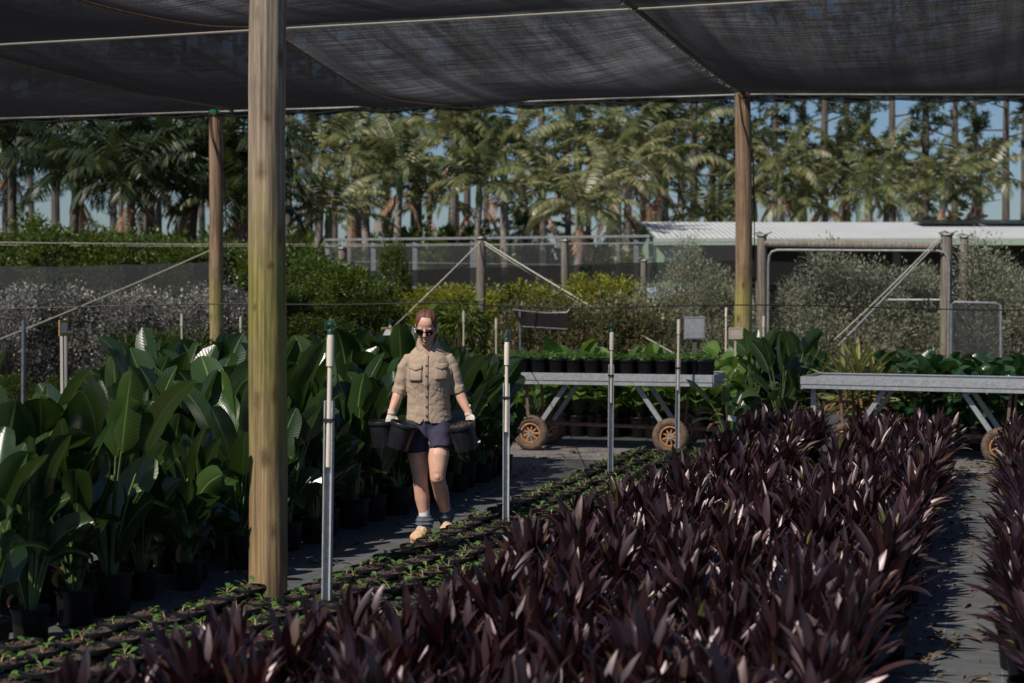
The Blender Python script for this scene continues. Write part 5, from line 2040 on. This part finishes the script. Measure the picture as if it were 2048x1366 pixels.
def hair_fn(p, n):
    q = HR.inverted() @ (p - HC)
    part = math.exp(-((q.x - .006) / .006) ** 2) if q.y < .06 else 0
    return p + n * (.0007 * math.sin(q.y * 40 + abs(q.x) * 240 + 3 * mnoise.noise(q * 30)) + .0012 * mnoise.noise(q * 120) - .004 * part)


remesh('hair', hr, .0042, M['hair'], person, 2, hair_fn, hair_cut)
sg_ = bpy.data.objects.new('sunglasses', None)
C.objects.link(sg_)
sg_.parent = person
for sx in (-1, 1):
    mb, fr = MB(), MB()
    outl = []
    for k in range(22):
        a = 2 * PI * k / 22
        x = .0265 * math.copysign(abs(math.cos(a)) ** .75, math.cos(a))
        z = .0225 * math.copysign(abs(math.sin(a)) ** .8, math.sin(a)) + (.004 if math.sin(a) > 0 and math.cos(a) * sx > 0 else 0)
        if math.sin(a) < 0:
            x *= .86
        outl.append((sx * .0335 + x, z - .008))
    for s2, yo in ((1.0, 0), (.6, -.003), (.02, -.004)):
        mb.add([hp(sx * .0335 + (x - sx * .0335) * s2, -.0985 + .35 * (sx * x - .03) ** 1 * (.2 if sx * x > .03 else .05) + yo + 3.2 * max(0, sx * x - .035) ** 1.5, z) for x, z in outl], [])
    for rr in range(2):
        for k in range(22):
            k2 = (k + 1) % 22
            mb.f.append((rr * 22 + k, rr * 22 + k2, rr * 22 + 22 + k2, rr * 22 + 22 + k))
            mb.m.append(0)
    mb.build('lens', M['lens'], sg_)
    pts = [hp(x, -.099 + 3.2 * max(0, sx * x - .035) ** 1.5, z) for x, z in outl]
    fr.tube(pts + [pts[0]], .0030, 6)
    fr.tube([hp(sx * .060, -.093, .006), hp(sx * .074, -.06, .004), hp(sx * .079, .0, .004), hp(sx * .077, .03, -.012)], .0030, 6)
    if sx == 1:
        fr.tube([hp(-.010, -.099, -.002), hp(0, -.104, .002), hp(.010, -.099, -.002)], .003, 6)
    fr.build('frame', M['glasses'], sg_)
    mb = MB()
    mb.ball(hp(sx * .083, -.004, -.016), (.007, .008, .008), 10, 7)
    mb.tube([hp(sx * .083, -.008, -.018), hp(sx * .081, -.016, -.040)], .0035, 6)
    mb.build('earbud', M['bud'], person)
mb = MB()
mb.tube([hp(-.023, -.083, -.0685), hp(-.010, -.0935, -.0655), hp(0, -.0945, -.0675), hp(.010, -.0935, -.0655), hp(.023, -.083, -.0685)], [.0015, .0042, .0040, .0042, .0015], 8)
mb.tube([hp(-.020, -.083, -.072), hp(-.007, -.0945, -.0765), hp(.007, -.0945, -.0765), hp(.020, -.083, -.072)], [.0015, .0056, .0056, .0015], 8)
mb.build('lips', M['lips'], person)

# socks, gaiters, boots -------------------------------------------
def along(sx, i, j, t):
    return Vector(LEG[sx][i]).lerp(Vector(LEG[sx][j]), t)


for sx, foot in ((-1, (Vector((-.022, .02, 0)), Vector((-.080, -.145, 0)), 0.0)), (1, (Vector((.128, .185, .030)), Vector((.140, .02, .018)), .1))):
    heel, toe, lift = foot
    ank = Vector(LEG[sx][8])
    lo, hi = Vector(LEG[sx][8]), Vector(LEG[sx][7])
    d = (hi - lo).normalized()
    mb = MB()
    mb.tube([lo, hi - d * .01, hi + d * .030, hi + d * .032], [.040, .041, .0425, .038], 16)
    mb.build('sock', M['sock'], person)
    gm = MB()
    n = 16
    pts, rr = [], []
    gl = .092
    g0 = lo + d * .010
    for k in range(n + 1):
        t = k / n
        pts.append(g0 + d * (gl * t))
        rr.append(.055 + .010 * math.sin(t * PI) + .0045 * math.sin(t * 21) - .010 * max(0, (t - .85) / .15))
    seg = 26
    gm.tube(pts, rr, seg)
    gm.v = [tuple(Vector(v) + Vector((v[0] - ank.x, v[1] - ank.y, 0)).normalized() * (.006 * mnoise.noise(Vector((v[0] * 34, v[1] * 34, v[2] * 22))))) for v in gm.v]
    gm.build('gaiter', M['gaiter'], person)
    f = (toe - heel).normalized()
    L_ = (toe - heel).length
    sidev = f.cross(Vector((0, 0, 1))).normalized()
    upv = sidev.cross(f).normalized()
    bo = MB()
    rings = []
    for t, hw, hz, z0 in ((-.26, .012, .03, .03), (-.22, .036, .075, .012), (-.05, .045, .115, .012), (.12, .047, .125, .012), (.32, .048, .112, .012), (.52, .051, .090, .012), (.74, .056, .074, .014), (.94, .053, .062, .016), (1.10, .040, .046, .02), (1.18, .018, .026, .026)):
        ring = []
        for k in range(18):
            a = 2 * PI * k / 18
            ca, sa = math.cos(a), math.sin(a)
            zz = z0 + hz * (.5 + .5 * sa)
            ring.append(heel + f * (L_ * t) + sidev * (hw * math.copysign(abs(ca) ** .8, ca) * (1 - .25 * max(0, sa) ** 2)) + upv * zz)
        rings.append(ring)
    bo.rings(rings)
    b_ = remesh('boot', bo, .006, M['boot'], person, 3, lambda p, n: p + n * (.002 * mnoise.noise(p * 60)))
    so = MB()
    rings = []
    for z in (0.001, .020):
        pts_ = []
        for k in range(28):
            a = 2 * PI * k / 28
            t = .46 - .75 * math.cos(a)
            hw = (.044 + .008 * math.sin(t * 3)) * math.sin(a)
            hw = math.copysign(min(abs(hw) * 1.35, .058), hw)
            pts_.append(heel + f * (L_ * t) + sidev * hw + upv * z)
        rings.append(pts_)
    so.rings(rings)
    so.build('sole', M['sole'], b_)
    lc = MB()
    for q, t in enumerate((.30, .39, .48, .57)):
        z = .134 - .030 * (t - .3) / .27
        lc.tube([heel + f * (L_ * t) + sidev * (-.026) + upv * (z - .014), heel + f * (L_ * (t + .02)) + upv * z, heel + f * (L_ * t) + sidev * .026 + upv * (z - .014)], .0035, 6)
    lc.build('lace', M['sock'], b_)

# gloved hands: palm, four fingers curled over the rim, thumb on the near side
def make_hand(sx, wrist, rim, inward):
    """wrist -> rim point; fingers hook over the rim and point down on its far side"""
    mb = MB()
    d = (rim - wrist)
    d.normalize()
    inw = inward.normalized()                       # towards the pot's inside
    side = d.cross(inw).normalized()
    palm = wrist + d * .045
    rings = []
    for t, hw, th in ((-.012, .027, .023), (.01, .030, .021), (.035, .038, .021), (.062, .041, .019), (.082, .039, .016)):
        ring = []
        for k in range(14):
            a = 2 * PI * k / 14
            ring.append(wrist + d * t + side * (hw * math.cos(a)) + inw * (th * math.sin(a)))
        rings.append(ring)
    mb.rings(rings)
    root = wrist + d * .080
    for i, (off, Lf, r) in enumerate(((-.030, .066, .0088), (-.0105, .074, .0092), (.0095, .069, .0089), (.028, .055, .0080))):
        p = root + side * off
        q1 = p + (d * .9 + inw * .35 + side * off * 2).normalized() * (Lf * .45)
        q2 = q1 + (d * .45 + inw * .75).normalized() * (Lf * .34)
        q3 = q2 + (-d * .05 + inw * .9).normalized() * (Lf * .26)
        mb.tube([p - d * .02, p, q1, q2, q3], [r, r * 1.06, r, r * .93, r * .8], 9)
    tb = wrist + d * .028 + side * (-.034)
    t1 = tb + (d * .75 - side * .55 + inw * .45).normalized() * .034
    t2 = t1 + (d * .8 + inw * .75 - side * .05).normalized() * .030
    mb.tube([wrist + d * .02 - side * .012, tb, t1, t2], [.015, .0135, .0105, .0085], 9)
    mb.tube([wrist - d * .030, wrist - d * .012, wrist + d * .01], [.031, .029, .029], 14)
    return remesh('glove', mb, .0034, M['glove'], person, 3)


make_hand(-1, WR[-1] + Vector((.0, -.002, -.015)), Vector((-.268, -.075, .86)), Vector((.2, -.9, 0)))
make_hand(1, WR[1] + Vector((.004, -.002, -.015)), Vector((.322, -.075, .86)), Vector((-.55, -.75, 0)))


def held_pot(label, c, tilt, soil):
    root = thing('carried_pot', label, 'plant pot', person.location + Vector(c))
    root.rotation_euler = tilt
    mb = MB()
    mb.lathe(pot_prof(.10, .188), 28)
    mb.v = list(mb.v)
    for k in range(8):
        a = k * PI / 4
        mb.box((.079 * math.cos(a), .079 * math.sin(a), .004), (.016, .02, .014), Matrix.Rotation(a, 3, 'Z'))
    mb.build('pot', M['pot_held'], root)
    if soil:
        mb = MB()
        rg_ = random.Random(4)
        mb.lathe([(.094, .165), (.07, .176), (.04, .172), (.001, .18)], 22)
        mb.v = [(x, y, z + rg_.uniform(-.008, .01)) for x, y, z in mb.v]
        for k in range(40):
            a, q = rg_.uniform(0, 6.28), .085 * math.sqrt(rg_.random())
            mb.box((q * math.cos(a), q * math.sin(a), .178), (rg_.uniform(.01, .03), .008, .012), Matrix.Rotation(rg_.uniform(0, 3), 3, 'Z'))
        mb.build('soil', M['soil'], root)
    return root


held_pot('black pot in the woman\'s hand at the photo\'s left, the outer one of the pair', (-.318, -.085, .705), (rad(2), rad(-3), 0), False)
held_pot('black pot in the woman\'s hand at the photo\'s left, the one tilted against her shorts', (-.208, -.165, .700), (rad(3), rad(16), 0), False)
held_pot('black pot of soil held in the hand at the photo\'s right, tilted outwards', (.292, -.165, .694), (rad(8), rad(-13), 0), True)

# ------------------------------------------------------------------ litter on the weed mat
mb = MB()
rl = random.Random(77)
for k in range(900):
    if k % 3:
        loc = RC(rl.uniform(5, 18), rl.choice([rl.uniform(-4.7, -3.75), rl.gauss(-4.65, .12), rl.uniform(-.4, .0), rl.gauss(-.36, .06)]))
    else:
        loc = RC(rl.uniform(16, 19), rl.uniform(-5, 1))
    loc.z = .009
    if rl.random() < .3:
        mb.leaf(loc, rl.uniform(0, 6.28), rl.uniform(0, .35), rl.uniform(.05, .16), rl.uniform(.015, .045), droop=.5, fold=.6, roll=rl.uniform(-.5, .5), nseg=4, nx=3, prof=ell())
    else:
        mb.box(loc, (rl.uniform(.008, .03), rl.uniform(.006, .02), rl.uniform(.004, .012)), Matrix.Rotation(rl.uniform(0, 3), 3, 'Z'))
kind(mb.build('leaf_litter', simple('brown_litter', (.10, .065, .04), .9, var=.6, scale=20)), 'stuff')
